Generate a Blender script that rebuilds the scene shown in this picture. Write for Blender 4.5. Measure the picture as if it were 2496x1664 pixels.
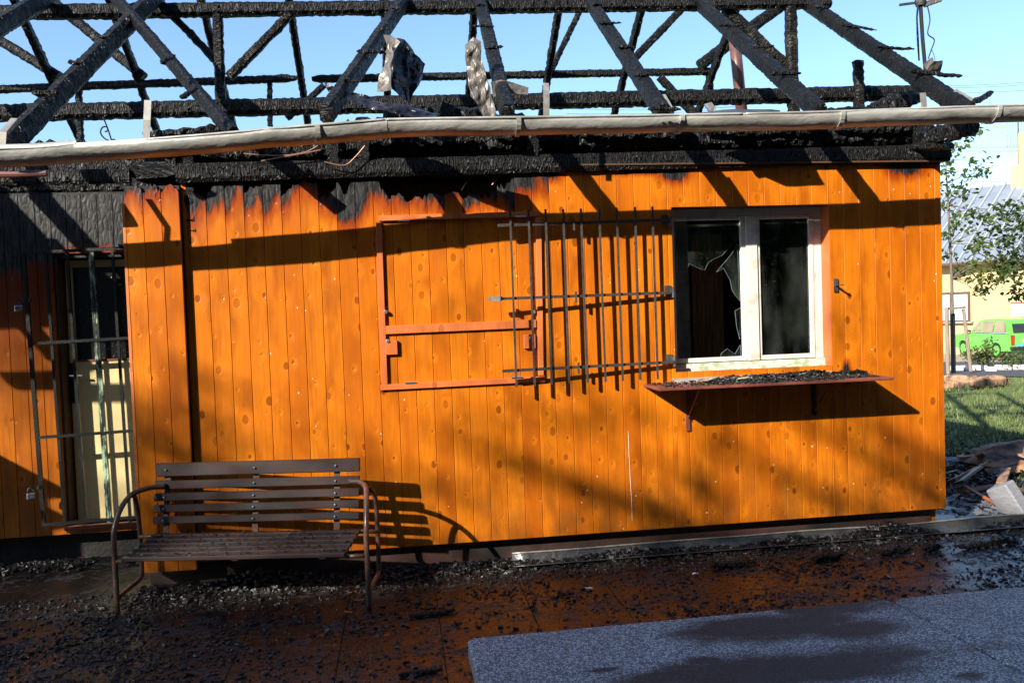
import bpy, bmesh, math, random
from mathutils import Vector, Matrix, noise as MN
R = math.radians
random.seed(7)
for o in list(bpy.data.objects): bpy.data.objects.remove(o)
SC = bpy.context.scene
COL = SC.collection

# ------------------------------------------------------------------ camera
CP = Vector((0.0, -5.2928, 1.6613)); YAW, PIT, ROL = 0.1339, -0.0341, -0.0348
FPX, PW, PH = 2024.0, 2496.0, 1664.0
_f = Vector((math.sin(YAW)*math.cos(PIT), math.cos(YAW)*math.cos(PIT), math.sin(PIT)))
_r0 = Vector((math.cos(YAW), -math.sin(YAW), 0)); _u0 = _r0.cross(_f)
_r = _r0*math.cos(ROL) + _u0*math.sin(ROL); _u = _u0*math.cos(ROL) - _r0*math.sin(ROL)
cd = bpy.data.cameras.new('camera'); cam = bpy.data.objects.new('camera', cd); COL.objects.link(cam)
cd.sensor_width = 22.2; cd.lens = FPX/PW*22.2; cd.clip_start = 0.05; cd.clip_end = 2000
cam.matrix_world = Matrix(((_r.x, _u.x, -_f.x, CP.x), (_r.y, _u.y, -_f.y, CP.y), (_r.z, _u.z, -_f.z, CP.z), (0, 0, 0, 1)))
SC.camera = cam

# ------------------------------------------------------------------ light
SUN = Vector((1.18, 1.0, -0.82)).normalized()            # the way the light travels
sd = bpy.data.lights.new('sun', 'SUN'); sd.energy = 5.0; sd.angle = R(0.53); sd.color = (1.0, 0.93, 0.82)
sun = bpy.data.objects.new('sun', sd); COL.objects.link(sun)
sun.rotation_euler = SUN.to_track_quat('-Z', 'Y').to_euler(); sun.location = (-12, -10, 9)
w = bpy.data.worlds.new('World'); SC.world = w; w.use_nodes = True
wn = w.node_tree; wn.nodes.clear()
sky = wn.nodes.new('ShaderNodeTexSky'); sky.sky_type = 'NISHITA'; sky.sun_disc = False
sky.sun_elevation = math.asin(-SUN.z); sky.sun_rotation = math.atan2(-SUN.x, -SUN.y)
sky.air_density = 1.1; sky.dust_density = 0.5; sky.ozone_density = 4.5
bg = wn.nodes.new('ShaderNodeBackground'); bg.inputs[1].default_value = 0.134
wo = wn.nodes.new('ShaderNodeOutputWorld')
wn.links.new(sky.outputs[0], bg.inputs[0]); wn.links.new(bg.outputs[0], wo.inputs[0])
vs = SC.view_settings; vs.view_transform = 'Standard'; vs.look = 'None'; vs.gamma = 1; vs.exposure = 1.0
vs.use_curve_mapping = False

# ------------------------------------------------------------------ pixel -> place (px on a 2352 wide picture)
SS = PW/2352.0
def ray(x, y, src=False):
    s = 1 if src else SS
    return _f + _r*((x*s-PW/2)/FPX) + _u*((PH/2-y*s)/FPX)
def UY(x, y, Y=0.0, src=False):
    d = ray(x, y, src); return CP + d*((Y-CP.y)/d.y)
def UZ(x, y, Z=0.0, src=False):
    d = ray(x, y, src); return CP + d*((Z-CP.z)/d.z)
def UN(x, y, n, d0, src=False):
    d = ray(x, y, src); n = Vector(n); return CP + d*((d0-n.dot(CP))/n.dot(d))
def UD(x, y, dist, src=False): return CP + ray(x, y, src)*dist
GZ = 0.045
def zg(x, y):
    t = min(1, max(0, (x+y-9)/46)); return -0.85*t**1.25
def UG(x, y, src=False):
    z = 0
    for i in range(30):
        p = UZ(x, y, z, src); z = zg(p.x, p.y)
    return p

# ------------------------------------------------------------------ objects
MATS = {}
def rnd(a, b): return random.uniform(a, b)
WM = {}
def thing(name, label, cat, loc=(0, 0, 0), rotz=0, group=None):
    o = bpy.data.objects.new(name, None); COL.objects.link(o); o.empty_display_size = 0.1
    o.location = loc; o.rotation_euler = (0, 0, rotz); o['label'] = label; o['category'] = cat
    if group: o['group'] = group
    WM[o] = Matrix.Translation(loc) @ Matrix.Rotation(rotz, 4, 'Z'); return o
def tag(o, label, cat, group=None):
    o['label'] = label; o['category'] = cat
    if group: o['group'] = group
    return o
def link(name, me, mat, parent=None, kind=None, smooth=False):
    if mat is not None:
        me.materials.clear(); me.materials.append(MATS[mat] if isinstance(mat, str) else mat)
    if smooth: me.polygons.foreach_set('use_smooth', [True]*len(me.polygons))
    o = bpy.data.objects.new(name, me); COL.objects.link(o)
    if parent is not None: o.parent = parent; WM[o] = WM.get(parent, Matrix())
    if kind: o['kind'] = kind
    return o
class MB:
    def __init__(s): s.v = []; s.f = []; s.uv = None
    def box(s, a, b, rot=None, c=None):
        n = len(s.v); x0, y0, z0 = a; x1, y1, z1 = b
        P = [Vector(p) for p in ((x0,y0,z0),(x1,y0,z0),(x1,y1,z0),(x0,y1,z0),(x0,y0,z1),(x1,y0,z1),(x1,y1,z1),(x0,y1,z1))]
        if rot is not None: P = [Vector(c)+rot @ (p-Vector(c)) for p in P]
        s.v += [tuple(p) for p in P]
        s.f += [tuple(n+i for i in q) for q in ((0,3,2,1),(4,5,6,7),(0,1,5,4),(1,2,6,5),(2,3,7,6),(3,0,4,7))]; return s
    def bar(s, p, q, w, h, up=(0, 0, 1)):
        p = Vector(p); q = Vector(q); d = (q-p).normalized(); u = Vector(up)
        a = d.cross(u)
        if a.length < 1e-4: a = d.cross(Vector((1, 0, 0)))
        a.normalize(); b = a.cross(d)
        n = len(s.v)
        for c in (p, q):
            for i, j in ((-1,-1),(1,-1),(1,1),(-1,1)): s.v.append(tuple(c+a*(i*w/2)+b*(j*h/2)))
        s.f += [tuple(n+i for i in k) for k in ((3,2,1,0),(4,5,6,7),(0,1,5,4),(1,2,6,5),(2,3,7,6),(3,0,4,7))]; return s
    def tube(s, pts, r, n=8, cap=True):
        pts = [Vector(p) for p in pts]; rr = r if isinstance(r, (list, tuple)) else [r]*len(pts)
        base = len(s.v); pa = None
        for i, p in enumerate(pts):
            d = (pts[min(i+1, len(pts)-1)]-pts[max(i-1, 0)]).normalized()
            if pa is None:
                a = d.cross(Vector((0, 0, 1)))
                if a.length < 0.05: a = d.cross(Vector((1, 0, 0)))
            else: a = pa - d*pa.dot(d)
            a.normalize(); b = d.cross(a); pa = a
            for k in range(n):
                t = 2*math.pi*k/n; s.v.append(tuple(p+(a*math.cos(t)+b*math.sin(t))*rr[i]))
        for i in range(len(pts)-1):
            for k in range(n):
                k2 = (k+1) % n; s.f.append((base+i*n+k, base+i*n+k2, base+(i+1)*n+k2, base+(i+1)*n+k))
        if cap:
            s.f.append(tuple(base+k for k in reversed(range(n)))); e = base+(len(pts)-1)*n
            s.f.append(tuple(e+k for k in range(n)))
        return s
    def lathe(s, c, prof, n=16, axis=(0, 0, 1)):
        ax = Vector(axis).normalized(); a = ax.orthogonal().normalized(); b = ax.cross(a); c = Vector(c); base = len(s.v)
        for r, h in prof:
            for k in range(n):
                t = 2*math.pi*k/n; s.v.append(tuple(c+ax*h+(a*math.cos(t)+b*math.sin(t))*r))
        for i in range(len(prof)-1):
            for k in range(n):
                k2 = (k+1) % n; s.f.append((base+i*n+k, base+i*n+k2, base+(i+1)*n+k2, base+(i+1)*n+k))
        s.f.append(tuple(base+k for k in reversed(range(n)))); e = base+(len(prof)-1)*n; s.f.append(tuple(e+k for k in range(n)))
        return s
    def quad(s, *p):
        n = len(s.v); s.v += [tuple(q) for q in p]; s.f.append(tuple(range(n, n+len(p)))); return s
    def build(s, name, mat, parent=None, local=False, kind=None, smooth=False, bevel=0):
        V = s.v
        if parent is not None and not local and parent in WM:
            m = WM[parent].inverted(); V = [tuple(m @ Vector(p)) for p in V]
        me = bpy.data.meshes.new(name); me.from_pydata(V, [], s.f); me.update()
        if s.uv:
            l = me.uv_layers.new(name='UVMap'); 
            for p in me.polygons:
                for li in p.loop_indices: l.data[li].uv = s.uv[me.loops[li].vertex_index]
        o = link(name, me, mat, parent, kind, smooth)
        if bevel:
            m = o.modifiers.new('bevel', 'BEVEL'); m.width = bevel; m.segments = 1; m.limit_method = 'ANGLE'
        return o
def curve_pts(P, n=6):
    P = [Vector(p) for p in P]; out = []
    for i in range(len(P)-1):
        p0 = P[max(i-1, 0)]; p1 = P[i]; p2 = P[i+1]; p3 = P[min(i+2, len(P)-1)]
        for k in range(n):
            t = k/n; out.append(0.5*((2*p1)+(p2-p0)*t+(2*p0-5*p1+4*p2-p3)*t*t+(3*p1-p0-3*p2+p3)*t**3))
    out.append(P[-1]); return out
def timber(name, p, q, w, h, mat, parent, up=(0, 0, 1), seg=0.03, jit=0.006, taper=1.0, rag=0.0):
    """burnt squared timber: a many-ringed bar with an uneven skin, uv = metres along / round it"""
    p = Vector(p); q = Vector(q); L = (q-p).length; d = (q-p)/L
    a = d.cross(Vector(up))
    if a.length < 1e-3: a = d.cross(Vector((1, 0, 0)))
    a.normalize(); b = a.cross(d); n = max(2, int(L/seg)); m = MB(); m.uv = []
    so = Vector((rnd(0, 99), rnd(0, 99), rnd(0, 99)))
    prof = [(-1,-.55),(-.55,-1),(.55,-1),(1,-.55),(1,.55),(.55,1),(-.55,1),(-1,.55)]
    for i in range(n+1):
        t = i/n; k = 1+(taper-1)*t
        e = 1.0
        if rag and (t < rag or t > 1-rag): e = 0.55+0.45*min(t, 1-t)/rag
        for j, (x, y) in enumerate(prof):
            c = p+d*(L*t)+a*(x*w/2*k*e)+b*(y*h/2*k*e)
            g = MN.noise_vector(c*34+so)*jit*1.3+MN.noise_vector(c*9+so)*jit*0.9
            g -= d*g.dot(d)*0.5
            c = c+g; 
            if i % 2 == 0: c -= (a*x+b*y)*jit*0.5
            m.v.append(tuple(c)); m.uv.append((L*t+so.x, j/8*2*(w+h)))
    for i in range(n):
        for j in range(8):
            j2 = (j+1) % 8; m.f.append((i*8+j, i*8+j2, (i+1)*8+j2, (i+1)*8+j))
    m.f.append(tuple(range(7, -1, -1))); m.f.append(tuple(n*8+j for j in range(8)))
    return m.build(name, mat, parent)

# ------------------------------------------------------------------ materials
class NT:
    def __init__(s, name):
        s.m = bpy.data.materials.new(name); s.m.use_nodes = True; s.t = s.m.node_tree; s.t.nodes.clear()
        s.out = s.t.nodes.new('ShaderNodeOutputMaterial'); MATS[name] = s.m
    def n(s, typ, ins=None, **pr):
        nd = s.t.nodes.new('ShaderNode'+typ)
        for k, v in pr.items(): setattr(nd, k, v)
        for k, v in (ins or {}).items():
            if hasattr(v, 'node') or isinstance(v, bpy.types.NodeSocket): s.t.links.new(v, nd.inputs[k])
            else: nd.inputs[k].default_value = v
        return nd
    def math(s, op, a, b=0.0, c=0.0, clamp=False):
        nd = s.t.nodes.new('ShaderNodeMath'); nd.operation = op; nd.use_clamp = clamp
        for i, v in enumerate((a, b, c)):
            if isinstance(v, bpy.types.NodeSocket): s.t.links.new(v, nd.inputs[i])
            else: nd.inputs[i].default_value = v
        return nd.outputs[0]
    def ss(s, x, a, b):    # smoothstep
        nd = s.n('MapRange', {0: x, 1: a, 2: b, 3: 0.0, 4: 1.0}, interpolation_type='SMOOTHSTEP'); return nd.outputs[0]
    def mr(s, x, a, b, c, d): return s.n('MapRange', {0: x, 1: a, 2: b, 3: c, 4: d}).outputs[0]
    def mix(s, f, a, b, mode='MIX'):
        nd = s.t.nodes.new('ShaderNodeMix'); nd.data_type = 'RGBA'; nd.blend_type = mode
        for i, v in ((0, f), (6, a), (7, b)):
            if isinstance(v, bpy.types.NodeSocket): s.t.links.new(v, nd.inputs[i])
            else: nd.inputs[i].default_value = v if not isinstance(v, tuple) else (v+(1,))[:4]
        return nd.outputs[2]
    def noise(s, vec, scale, detail=3, rough=0.55):
        return s.n('TexNoise', {'Vector': vec, 'Scale': scale, 'Detail': detail, 'Roughness': rough}).outputs[0]
    def scale(s, vec, xyz, off=(0, 0, 0)):
        return s.n('Mapping', {0: vec, 1: off, 3: xyz}).outputs[0]
    def obj(s): return s.n('TexCoord').outputs['Object']
    def pos(s): return s.n('NewGeometry').outputs['Position']
    def bsdf(s, col, rough=0.5, bump=None, dist=0.01, strength=1.0, **kw):
        b = s.n('BsdfPrincipled')
        ins = {'Base Color': col, 'Roughness': rough}; ins.update(kw)
        for k, v in ins.items():
            if isinstance(v, bpy.types.NodeSocket): s.t.links.new(v, b.inputs[k])
            else: b.inputs[k].default_value = (v+(1,))[:4] if isinstance(v, tuple) else v
        if bump is not None:
            bp = s.n('Bump', {'Strength': strength, 'Distance': dist, 'Height': bump}); s.t.links.new(bp.outputs[0], b.inputs['Normal'])
        s.t.links.new(b.outputs[0], s.out.inputs[0]); return b

def mat_plank(name, base, dark, attr=True, spots=(), rough=0.34, sr=0.17):
    t = NT(name); P = t.obj(); sx = t.n('SeparateXYZ', {0: P}); X, Z = sx.outputs[0], sx.outputs[2]
    rn = t.n('ObjectInfo').outputs['Random']
    off = t.n('CombineXYZ', {0: t.math('MULTIPLY', rn, 37.0), 1: 0.0, 2: t.math('MULTIPLY', rn, 91.0)}).outputs[0]
    Q = t.n('VectorMath', {0: P, 1: off}, operation='ADD').outputs[0]
    # knots
    qs = t.n('SeparateXYZ', {0: Q}); q2 = t.n('CombineXYZ', {0: t.math('MULTIPLY', qs.outputs[0], 8.5), 1: t.math('MULTIPLY', qs.outputs[2], 5.6)}).outputs[0]
    vo = t.n('TexVoronoi', {'Vector': q2, 'Scale': 1.0, 'Randomness': 1.0}, voronoi_dimensions='2D')
    vr = t.n('SeparateColor', {0: vo.outputs['Color']}).outputs[0]
    keep = t.math('GREATER_THAN', vr, 0.38); kd = t.math('ADD', vo.outputs['Distance'], t.math('MULTIPLY', t.math('SUBTRACT', t.noise(t.scale(Q, (1, 1, 0.6)), 34.0, 3), 0.5), 0.11))
    vg = t.n('SeparateColor', {0: vo.outputs['Color']}).outputs[1]; size = t.mr(t.math('POWER', vg, 2.2), 0.0, 1.0, 0.03, 0.20)
    knot = t.math('MULTIPLY', t.ss(kd, size, t.math('MULTIPLY', size, 0.68)), keep)
    halo = t.math('MULTIPLY', t.ss(kd, t.math('MULTIPLY', size, 3.6), size), keep)
    # grain that bends round the knots
    bent = t.n('CombineXYZ', {0: t.math('MULTIPLY', halo, 0.05), 1: 0.0, 2: 0.0}).outputs[0]
    G = t.n('VectorMath', {0: Q, 1: bent}, operation='ADD').outputs[0]
    wob = t.noise(t.scale(Q, (3, 1, 1.2)), 1.0, 2)
    G2 = t.n('VectorMath', {0: t.scale(G, (70, 5, 1.6)), 1: t.n('CombineXYZ', {0: t.math('MULTIPLY', wob, 7.0)}).outputs[0]}, operation='ADD').outputs[0]
    gr = t.noise(G2, 1.0, 4, 0.6)
    ring = t.math('SINE', t.math('ADD', t.math('MULTIPLY', t.noise(t.scale(G, (9, 1, 0.5)), 1.0, 1), 60.0), 0.0))
    blotch = t.noise(t.scale(Q, (6, 1, 2.0)), 1.0, 3)
    c = t.mix(t.math('MULTIPLY', t.ss(gr, 0.36, 0.72), 0.55), base, dark)
    c = t.mix(t.math('MULTIPLY', t.ss(ring, 0.2, 1.0), 0.16), c, dark)
    c = t.mix(t.math('MULTIPLY', t.ss(blotch, 0.42, 0.72), 0.75), c, tuple(v*0.66 for v in dark))
    c = t.mix(t.math('MULTIPLY', t.math('POWER', rn, 1.6), 0.62), c, dark)
    c = t.mix(t.math('MULTIPLY', halo, 0.30), c, tuple(v*1.15 for v in base))
    c = t.mix(t.math('MULTIPLY', knot, t.mr(vr, 0.45, 1.0, 0.30, 0.85)), c, (dark[0]*0.40, dark[1]*0.30, dark[2]*0.6))
    smoke = t.noise(t.scale(P, (0.9, 1, 0.7)), 1.7, 5, 0.6)
    c = t.mix(t.math('MULTIPLY', t.ss(smoke, 0.48, 0.72), 0.26), c, (dark[0]*0.50, dark[1]*0.42, dark[2]*0.6))
    # darker brown patches low down, pale specks
    low_dark = t.math('MULTIPLY', t.ss(Z, 0.85, 0.12), t.ss(t.noise(t.scale(P, (1.6, 1, 1)), 4.0, 5), 0.34, 0.70))
    c = t.mix(t.math('MULTIPLY', low_dark, 0.65), c, (0.10, 0.045, 0.012))
    sp = t.n('TexVoronoi', {'Vector': t.scale(Q, (1, 1, 0.7)), 'Scale': 14.0}); spc = t.n('SeparateColor', {0: sp.outputs['Color']}).outputs[1]
    speck = t.math('MULTIPLY', t.math('LESS_THAN', sp.outputs['Distance'], 0.06), t.math('GREATER_THAN', spc, 0.90))
    c = t.mix(t.math('MULTIPLY', speck, 0.75), c, (0.75, 0.68, 0.55))
    nl = t.n('TexVoronoi', {'Vector': Q, 'Scale': 9.0}); nlc = t.n('SeparateColor', {0: nl.outputs['Color']}).outputs[2]
    dent = t.math('MULTIPLY', t.math('LESS_THAN', nl.outputs['Distance'], 0.035), t.math('GREATER_THAN', nlc, 0.6))
    c = t.mix(t.math('MULTIPLY', dent, 0.8), c, (0.04, 0.018, 0.006))
    height = t.math('SUBTRACT', t.math('MULTIPLY', gr, 0.10), t.math('ADD', t.math('MULTIPLY', dent, 0.5), t.math('MULTIPLY', t.math('ADD', knot, halo), 0.45)))
    height = t.math('ADD', height, t.math('MULTIPLY', t.noise(t.scale(Q, (9, 1, 4)), 1.0, 2), 0.5))
    ro = t.mr(gr, 0.3, 0.7, rough-0.04, rough+0.10)
    nA = t.math('SUBTRACT', t.noise(t.scale(Q, (38, 2, 7)), 1.0, 3), 0.5); nB = t.math('SUBTRACT', t.noise(t.scale(Q, (8, 1, 5)), 1.0, 2), 0.5)
    ch = None
    if attr:
        at = lambda k: t.n('Attribute', attribute_name=k, attribute_type='OBJECT').outputs['Fac']
        bd = t.math('SUBTRACT', at('pk'), t.math('MULTIPLY', t.math('MULTIPLY', at('sl'), 0.75), t.math('ABSOLUTE', t.math('SUBTRACT', X, at('u0')))))
        bd = t.math('ADD', bd, t.math('ADD', t.math('MULTIPLY', nA, 0.16), t.math('MULTIPLY', nB, 0.13)))
        dz = t.math('SUBTRACT', Z, bd)
        ch = t.ss(dz, -0.035, 0.04); sc = t.ss(dz, -sr, 0.0)
    for (x0, z0, rx, rz) in spots:
        dx = t.math('DIVIDE', t.math('SUBTRACT', X, x0), rx); dzz = t.math('DIVIDE', t.math('SUBTRACT', Z, z0), rz)
        r = t.math('SQRT', t.math('ADD', t.math('MULTIPLY', dx, dx), t.math('MULTIPLY', dzz, dzz)))
        r = t.math('ADD', r, t.math('ADD', t.math('MULTIPLY', nA, 0.7), t.math('MULTIPLY', nB, 0.9)))
        a, b = t.ss(r, 0.95, 0.6), t.ss(r, 1.6, 0.75)
        ch = a if ch is None else t.math('MAXIMUM', ch, a); sc = b if a is ch else t.math('MAXIMUM', sc, b)
    if ch is not None:
        c = t.mix(t.math('MULTIPLY', sc, 0.85), c, (dark[0]*0.55, dark[1]*0.22, dark[2]*0.4))
        ash = t.noise(t.scale(Q, (30, 3, 9)), 1.0, 4)
        cc = t.mix(t.ss(ash, 0.4, 0.72), (0.006, 0.006, 0.006), (0.040, 0.039, 0.038))
        c = t.mix(ch, c, cc)
        cr = t.n('TexVoronoi', {'Vector': t.scale(Q, (34, 4, 13)), 'Scale': 1.0}, feature='DISTANCE_TO_EDGE').outputs['Distance']
        height = t.math('ADD', height, t.math('MULTIPLY', t.math('MULTIPLY', t.math('ADD', t.math('MULTIPLY', t.ss(cr, 0.0, 0.3), 0.45), ash), ch), 0.9))
        ro = t.math('ADD', ro, t.math('MULTIPLY', ch, 0.12))
    t.bsdf(c, ro, height, 0.004, 0.7, **{'Specular IOR Level': 0.4})
def mat_char(name, base=(0.005, 0.005, 0.005), hi=(0.022, 0.021, 0.021), uv=True, sx=1.0):
    t = NT(name); tc = t.n('TexCoord'); P = tc.outputs['UV'] if uv else tc.outputs['Object']
    O = tc.outputs['Object']
    wv = t.n('VectorMath', {0: t.scale(P, (1, 1, 1)), 1: t.scale(t.n('TexNoise', {'Vector': O, 'Scale': 14.0, 'Detail': 2.0}).outputs['Color'], (0.03, 0.03, 0.03))}, operation='ADD').outputs[0]
    v = t.n('TexVoronoi', {'Vector': t.scale(wv, (60*sx, 17*sx, 40*sx)), 'Scale': 1.0}, feature='DISTANCE_TO_EDGE').outputs['Distance']
    v2 = t.noise(O, 120.0, 3); big = t.noise(O, 6.0, 3)
    cell = t.ss(v, 0.0, 0.22)
    h = t.math('ADD', cell, t.math('MULTIPLY', v2, 0.25))
    c = t.mix(t.math('MULTIPLY', cell, t.ss(big, 0.42, 0.68)), base, hi)
    ro = t.mr(t.noise(O, 22.0, 2), 0.3, 0.7, 0.36, 0.66)
    t.bsdf(c, ro, h, 0.0085, 1.0, **{'Specular IOR Level': 0.28})
def mat_simple(name, col, rough=0.5, var=0.25, sc=12.0, bump=0.0, metal=0.0, stretch=(1, 1, 1), dark=None, spec=0.5):
    t = NT(name); P = t.obj(); n = t.noise(t.scale(P, stretch), sc, 4)
    c = t.mix(t.ss(n, 0.35, 0.7), col, dark or tuple(v*(1-var) for v in col))
    t.bsdf(c, t.mr(n, 0.3, 0.7, max(0.02, rough-0.08), rough+0.08), t.noise(t.scale(P, stretch), sc*4, 3) if bump else None, bump or 0.01, 0.6, Metallic=metal, **{'Specular IOR Level': spec})

spots = [tuple((lambda p: (p.x, p.z))(UY(x, y, 0, True)))+(rx, rz) for x, y, rx, rz in
         ((1645, 418, 0.12, 0.075), (1575, 408, 0.30, 0.05), (2213, 398, 0.17, 0.10), (2300, 380, 0.3, 0.06), (1340, 408, 0.10, 0.09), (2064, 905, 0.03, 0.07), (935, 946, 0.022, 0.035), (1905, 385, 0.12, 0.03))]
PB, PD = (0.66, 0.188, 0.006), (0.41, 0.088, 0.0025)
mat_plank('plank', PB, PD, attr=False)
mat_plank('plank_burnt', PB, PD)
mat_plank('plank_scorched_shade', tuple(v*.72 for v in PB), tuple(v*.66 for v in PD), sr=0.95)  # long scorch fade, with the recess shade darkened into the base colours
mat_plank('plank_stained', PB, PD, spots=spots)
mat_plank('trim_wood', (0.64, 0.185, 0.050), (0.52, 0.12, 0.026), attr=False, rough=0.45)
mat_char('char'); mat_char('char_block', uv=False)
mat_char('char_grey', (0.005, 0.005, 0.005), (0.014, 0.0135, 0.0135), sx=1.15)
mat_char('char_light', (0.008, 0.007, 0.006), (0.070, 0.064, 0.056))
# galvanised gutter
t = NT('zinc'); P = t.obj(); n1 = t.noise(t.scale(P, (1.4, 6, 6)), 2.0, 5); n2 = t.noise(t.scale(P, (7, 30, 30)), 1.0, 3)
c = t.mix(t.ss(n1, 0.38, 0.66), (0.56, 0.555, 0.51), (0.34, 0.335, 0.295)); c = t.mix(t.math('MULTIPLY', t.ss(n2, 0.55, 0.78), 0.4), c, (0.20, 0.15, 0.09))
t.bsdf(c, t.mr(n2, 0.3, 0.7, 0.30, 0.48), t.noise(t.scale(P, (3, 6, 6)), 2.0, 3), 0.02, 0.5, Metallic=0.35)
mat_simple('zinc_strap', (0.40, 0.38, 0.34), 0.4, 0.4, 20, metal=0.4)
mat_simple('zinc_dark', (0.16, 0.16, 0.155), 0.42, 0.6, 9, 0.01, 0.6)
mat_simple('sheet_grey', (0.15, 0.135, 0.12), 0.45, 0.45, 5, 0.006, 0.2)
mat_simple('sheet_black', (0.05, 0.052, 0.065), 0.28, 0.7, 12, 0.012, 0.5, dark=(0.006, 0.006, 0.008))
mat_simple('groove_wood', (0.22, 0.048, 0.004), 0.7, 0.3, 5)
mat_simple('soot', (0.012, 0.011, 0.010), 0.75, 0.5, 8, 0.01)
mat_simple('interior_wood', (0.42, 0.24, 0.12), 0.6, 0.5, 6, 0.004, stretch=(12, 1, 0.6))
mat_simple('interior_grey', (0.45, 0.45, 0.50), 0.6, 0.5, 8)
mat_simple('iron', (0.085, 0.072, 0.066), 0.5, 0.5, 30, 0.003, 0.3)
mat_simple('iron_black', (0.022, 0.026, 0.026), 0.36, 0.6, 25, 0.004, 0.2)
t = NT('iron_peeling_shade'); P = t.obj(); n = t.noise(t.scale(P, (40, 40, 9)), 1.0, 5, 0.65); zz = t.n('SeparateXYZ', {0: P}).outputs[2]
shade_bias = t.noise(t.scale(P, (0, 0, 2.2)), 1.0, 2)  # besides the peeling, puts black stretches where the bars lie in shade
k = t.ss(t.math('ADD', n, t.math('MULTIPLY', shade_bias, 0.6)), 0.66, 0.84)
c = t.mix(k, (0.40, 0.56, 0.36), (0.02, 0.028, 0.024)); t.bsdf(c, 0.45, n, 0.004, 0.8)
mat_simple('bench_wood', (0.045, 0.023, 0.019), 0.38, 0.55, 3.2, 0.0, stretch=(1, 6, 6), dark=(0.014, 0.013, 0.013))
mat_simple('bench_tube', (0.13, 0.065, 0.047), 0.35, 0.5, 18, 0.002, 0.2, dark=(0.04, 0.028, 0.024))
mat_simple('shelf_paint', (0.24, 0.07, 0.045), 0.5, 0.4, 14, 0.002)
mat_simple('cream_door', (0.78, 0.62, 0.30), 0.45, 0.12, 3)
mat_simple('lock_steel', (0.48, 0.55, 0.60), 0.3, 0.4, 40, metal=0.8)
mat_simple('chrome', (0.75, 0.76, 0.78), 0.2, 0.15, 20, metal=1.0)
t = NT('white_paint'); P = t.obj(); n = t.noise(t.scale(P, (30, 30, 5)), 1.0, 5, 0.65); n3 = t.noise(P, 9.0, 3)
c = t.mix(t.ss(n, 0.60, 0.72), (0.68, 0.65, 0.58), (0.30, 0.27, 0.20)); c = t.mix(t.math('MULTIPLY', t.ss(n3, 0.50, 0.7), 0.5), c, (0.36, 0.33, 0.24))
t.bsdf(c, 0.45, n, 0.002, 0.5)
t = NT('green_peel_paint'); P = t.obj(); n = t.noise(t.scale(P, (14, 20, 30)), 1.0, 5, 0.65)
c = t.mix(t.ss(n, 0.42, 0.56), (0.36, 0.46, 0.28), (0.70, 0.66, 0.56)); t.bsdf(c, 0.5, n, 0.003, 0.6)
# dusty window glass; the dust's green tint stands in for reflected foliage
t = NT('glass'); P = t.obj(); du = t.noise(t.scale(P, (6, 1, 2.2)), 1.0, 5, 0.6); fine = t.n('TexVoronoi', {'Vector': P, 'Scale': 60.0}); fd = t.math('LESS_THAN', fine.outputs['Distance'], 0.10)
fk = t.math('MULTIPLY', fd, t.math('GREATER_THAN', t.n('SeparateColor', {0: fine.outputs['Color']}).outputs[0], 0.86))
tr = t.n('BsdfTransparent', {'Color': (0.82, 0.88, 0.84, 1)}); gl = t.n('BsdfGlossy', {'Color': (0.9, 0.95, 0.92, 1), 'Roughness': 0.02}); df = t.n('BsdfDiffuse', {'Color': (0.42, 0.50, 0.44, 1)})
fr = t.n('Fresnel', {'IOR': 1.45}).outputs[0]
m1 = t.n('MixShader', {0: t.math('MULTIPLY', fr, 1.5, clamp=True), 1: tr.outputs[0], 2: gl.outputs[0]})
m2 = t.n('MixShader', {0: t.math('MAXIMUM', t.math('MULTIPLY', t.ss(du, 0.35, 0.8), 0.06), t.math('MULTIPLY', fk, 0.55)), 1: m1.outputs[0], 2: df.outputs[0]})
t.t.links.new(m2.outputs[0], t.out.inputs[0])
t = NT('glass_edge'); t.bsdf((0.45, 0.6, 0.55), 0.08, None, Alpha=0.22)
t = NT('rain_glass'); P = t.obj(); v = t.n('TexVoronoi', {'Vector': P, 'Scale': 55.0}).outputs['Distance']
t.bsdf(t.mix(t.ss(v, 0.14, 0.06), (0.018, 0.017, 0.016), (0.5, 0.5, 0.5)), 0.12, t.ss(v, 0.25, 0.0), 0.006, 0.8)
# speckled concrete
t = NT('terrazzo'); P = t.obj(); v = t.n('TexVoronoi', {'Vector': P, 'Scale': 190.0}); vc = t.n('SeparateColor', {0: v.outputs['Color']}).outputs[0]
n = t.noise(P, 240.0, 3, 0.7); big = t.noise(P, 2.2, 5, 0.6)
c = t.mix(t.ss(vc, 0.25, 0.85), (0.17, 0.175, 0.18), (0.72, 0.71, 0.70)); c = t.mix(t.ss(n, 0.42, 0.60), c, (0.07, 0.073, 0.08))
x = t.n('SeparateXYZ', {0: P}); X, Y = x.outputs[0], x.outputs[1]
def blob(x0, y0, rx, ry):
    a = t.math('DIVIDE', t.math('SUBTRACT', X, x0), rx); b = t.math('DIVIDE', t.math('SUBTRACT', Y, y0), ry)
    r = t.math('SQRT', t.math('ADD', t.math('MULTIPLY', a, a), t.math('MULTIPLY', b, b)))
    return t.ss(t.math('ADD', r, t.math('MULTIPLY', t.math('SUBTRACT', t.noise(t.scale(P, (1.4, 3.0, 1)), 2.6, 5, 0.62), 0.5), 1.9)), 1.20, 0.50)
TB = UZ(1073, 1465, 0.70); TX, TY = TB.x, TB.y
st = None
for (px, py, rx, ry) in ((1900, 1400, .24, .10), (1790, 1440, .36, .13), (1960, 1450, .2, .09), (1800, 1540, .55, .12), (1500, 1555, .08, .03), (1620, 1520, .07, .03), (1380, 1540, .07, .02), (2240, 1560, .06, .03)):
    p = UZ(px, py, 0.70); b = blob(p.x-TX, p.y-TY, rx, ry); st = b if st is None else t.math('MAXIMUM', st, b)
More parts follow.
